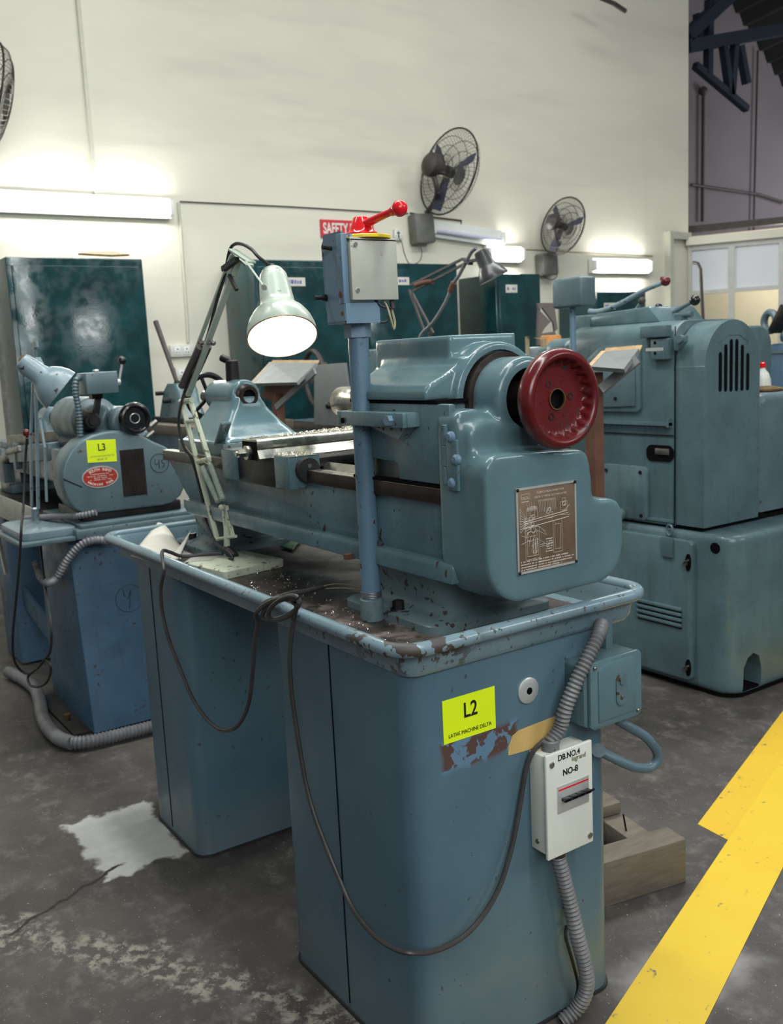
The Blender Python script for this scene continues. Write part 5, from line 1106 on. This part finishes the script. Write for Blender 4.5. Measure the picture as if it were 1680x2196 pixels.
# ------------------------------------------------------------------ small things between and beyond the machines
def bgbox(x0, y0, x1, y1, Yd, depth, mat, name, label, cat, floor=True, bev=.01):
    a = at(x0, y0, Y=Yd); b2 = at(x1, y1, Y=Yd)
    return tag(MB().box(min(a.x, b2.x), max(a.x, b2.x), Yd, Yd+depth, 0 if floor else b2.z, a.z, bev).build(name, mat), label, cat)
t = thing('plastic_chair', at(1178, 740, X=-5.6), 'brown-grey plastic chair with an open slot in its back, beyond the big lathe', 'chair')
def H(px, py, d=0): return at(px, py, X=-5.6+d)
t.location = (-5.6, H(1170, 700).y, 0)
def bk(pts, d0, d1): return MB().plate([H(*p, d0) for p in pts], d1-d0, X)
MB().plate([H(*p) for p in ((1150, 650), (1182, 650), (1186, 657), (1193, 706), (1187, 711), (1184, 692), (1160, 660), (1152, 664))], .02, X).plate([H(*p) for p in ((1152, 664), (1160, 672), (1178, 690), (1165, 704), (1158, 716), (1150, 716))], .02, X).plate([H(*p) for p in ((1150, 716), (1158, 716), (1187, 711), (1196, 740), (1150, 740))], .02, X).build('backrest', 'chair', t)
yc = H(1170, 700).y
MB().box(-5.62, -5.15, yc-.22, yc+.22, .42, .45, .008).build('seat', 'chair', t)
MB().box(-5.62, -5.59, yc-.22, yc-.16, .45, 1.0).box(-5.62, -5.59, yc+.1, yc+.16, .45, 1.0).build('back_rail', 'chair', t)
for x in (-5.59, -5.19):
    for y in (yc-.19, yc+.19): MB().cyl((x, y, 0), (x, y, .43), .022, .026).build('leg', 'chair', t)
bgbox(1158, 720, 1176, 762, 4.2, .12, 'orange', 'crate', 'orange board standing at the far end of the big lathe headstock', 'board')
a = at(1131, 722, Y=3.6); b2 = at(1166, 727, Y=3.6)
tag(MB().tube([(a.x, 3.6, .0), (a.x, 3.6, a.z), (b2.x, 3.6, b2.z), (b2.x, 3.6, 0)], .012, 8).build('towel_rail', 'wire_pale'), 'thin steel frame standing between the lockers and the orange board', 'frame')
bgbox(1128, 745, 1180, 800, 3.9, .5, 'small_cast', 'tool_cabinet', 'grey-blue cabinet just behind the thin steel frame', 'cabinet')
# next machine at the right edge
t = thing('milling_machine', (-2.9, 5.3, 0), 'blue-grey machine cut by the right edge with a dark slotted wheel on top', 'machine')
def J(px, py, d=0): return at(px, py, Y=5.2+d)
a = J(1640, 738); MB().box(a.x, a.x+1.2, 5.2, 5.9, 0, a.z, .04, 3).build('cabinet', 'stand_blue', t)
a2 = J(1642, 755); MB().box(a2.x, a2.x+1.2, 5.19, 5.21, a2.z-.01, a2.z+.005).build('cabinet_lid', 'small_cast', t)
MB().torus(J(1652, 690), (.35, 1, 0), .055, .022, 30, 8).build('slotted_wheel', 'small_cast', t)
MB().box(J(1648, 700).x, J(1648, 700).x+.5, 5.3, 5.6, J(1648, 738).z, J(1648, 708).z, .03).build('head_casting', 'green_cast', t)
MB().bar(J(1662, 712), J(1690, 655), .05, .09, Y, .01).build('dark_lever', 'dark_steel', t)

# timber pallet
t = thing('pallet', (-1.75, 1.85, 0), 'worn timber pallet frame on the floor behind the foreground lathe, by the yellow line', 'pallet')
def bearer(p, q, w=.07, z0=.0, z1=.11, part='bearer'): return MB().bar(V((p[0], p[1], (z0+z1)/2)), V((q[0], q[1], (z0+z1)/2)), w, z1-z0, Z, .004).build(part, 'wood', t)
u = V((.19, .98, 0)).normalized(); v = V((-u.y, u.x, 0)); o0 = V((-1.54, 1.44, 0))
def pq(a, b2): return o0+u*a+v*b2
bearer(pq(-.02, .045), pq(.40, .045), .075, .0, .118); bearer(pq(-.02, .60), pq(.40, .60), .075, .0, .118)
bearer(pq(.33, .09), pq(.33, .56), .07, .02, .10, 'cross_rail')
bearer(pq(-.02, .27), pq(.36, .27), .10, .103, .135, 'slat'); bearer(pq(-.02, .44), pq(.36, .44), .10, .103, .135, 'slat')
MB().cyl(pq(.315, .14)+Z*.10, pq(.31, .145)+Z*.145, .0025).build('nail', 'dark_steel', t)
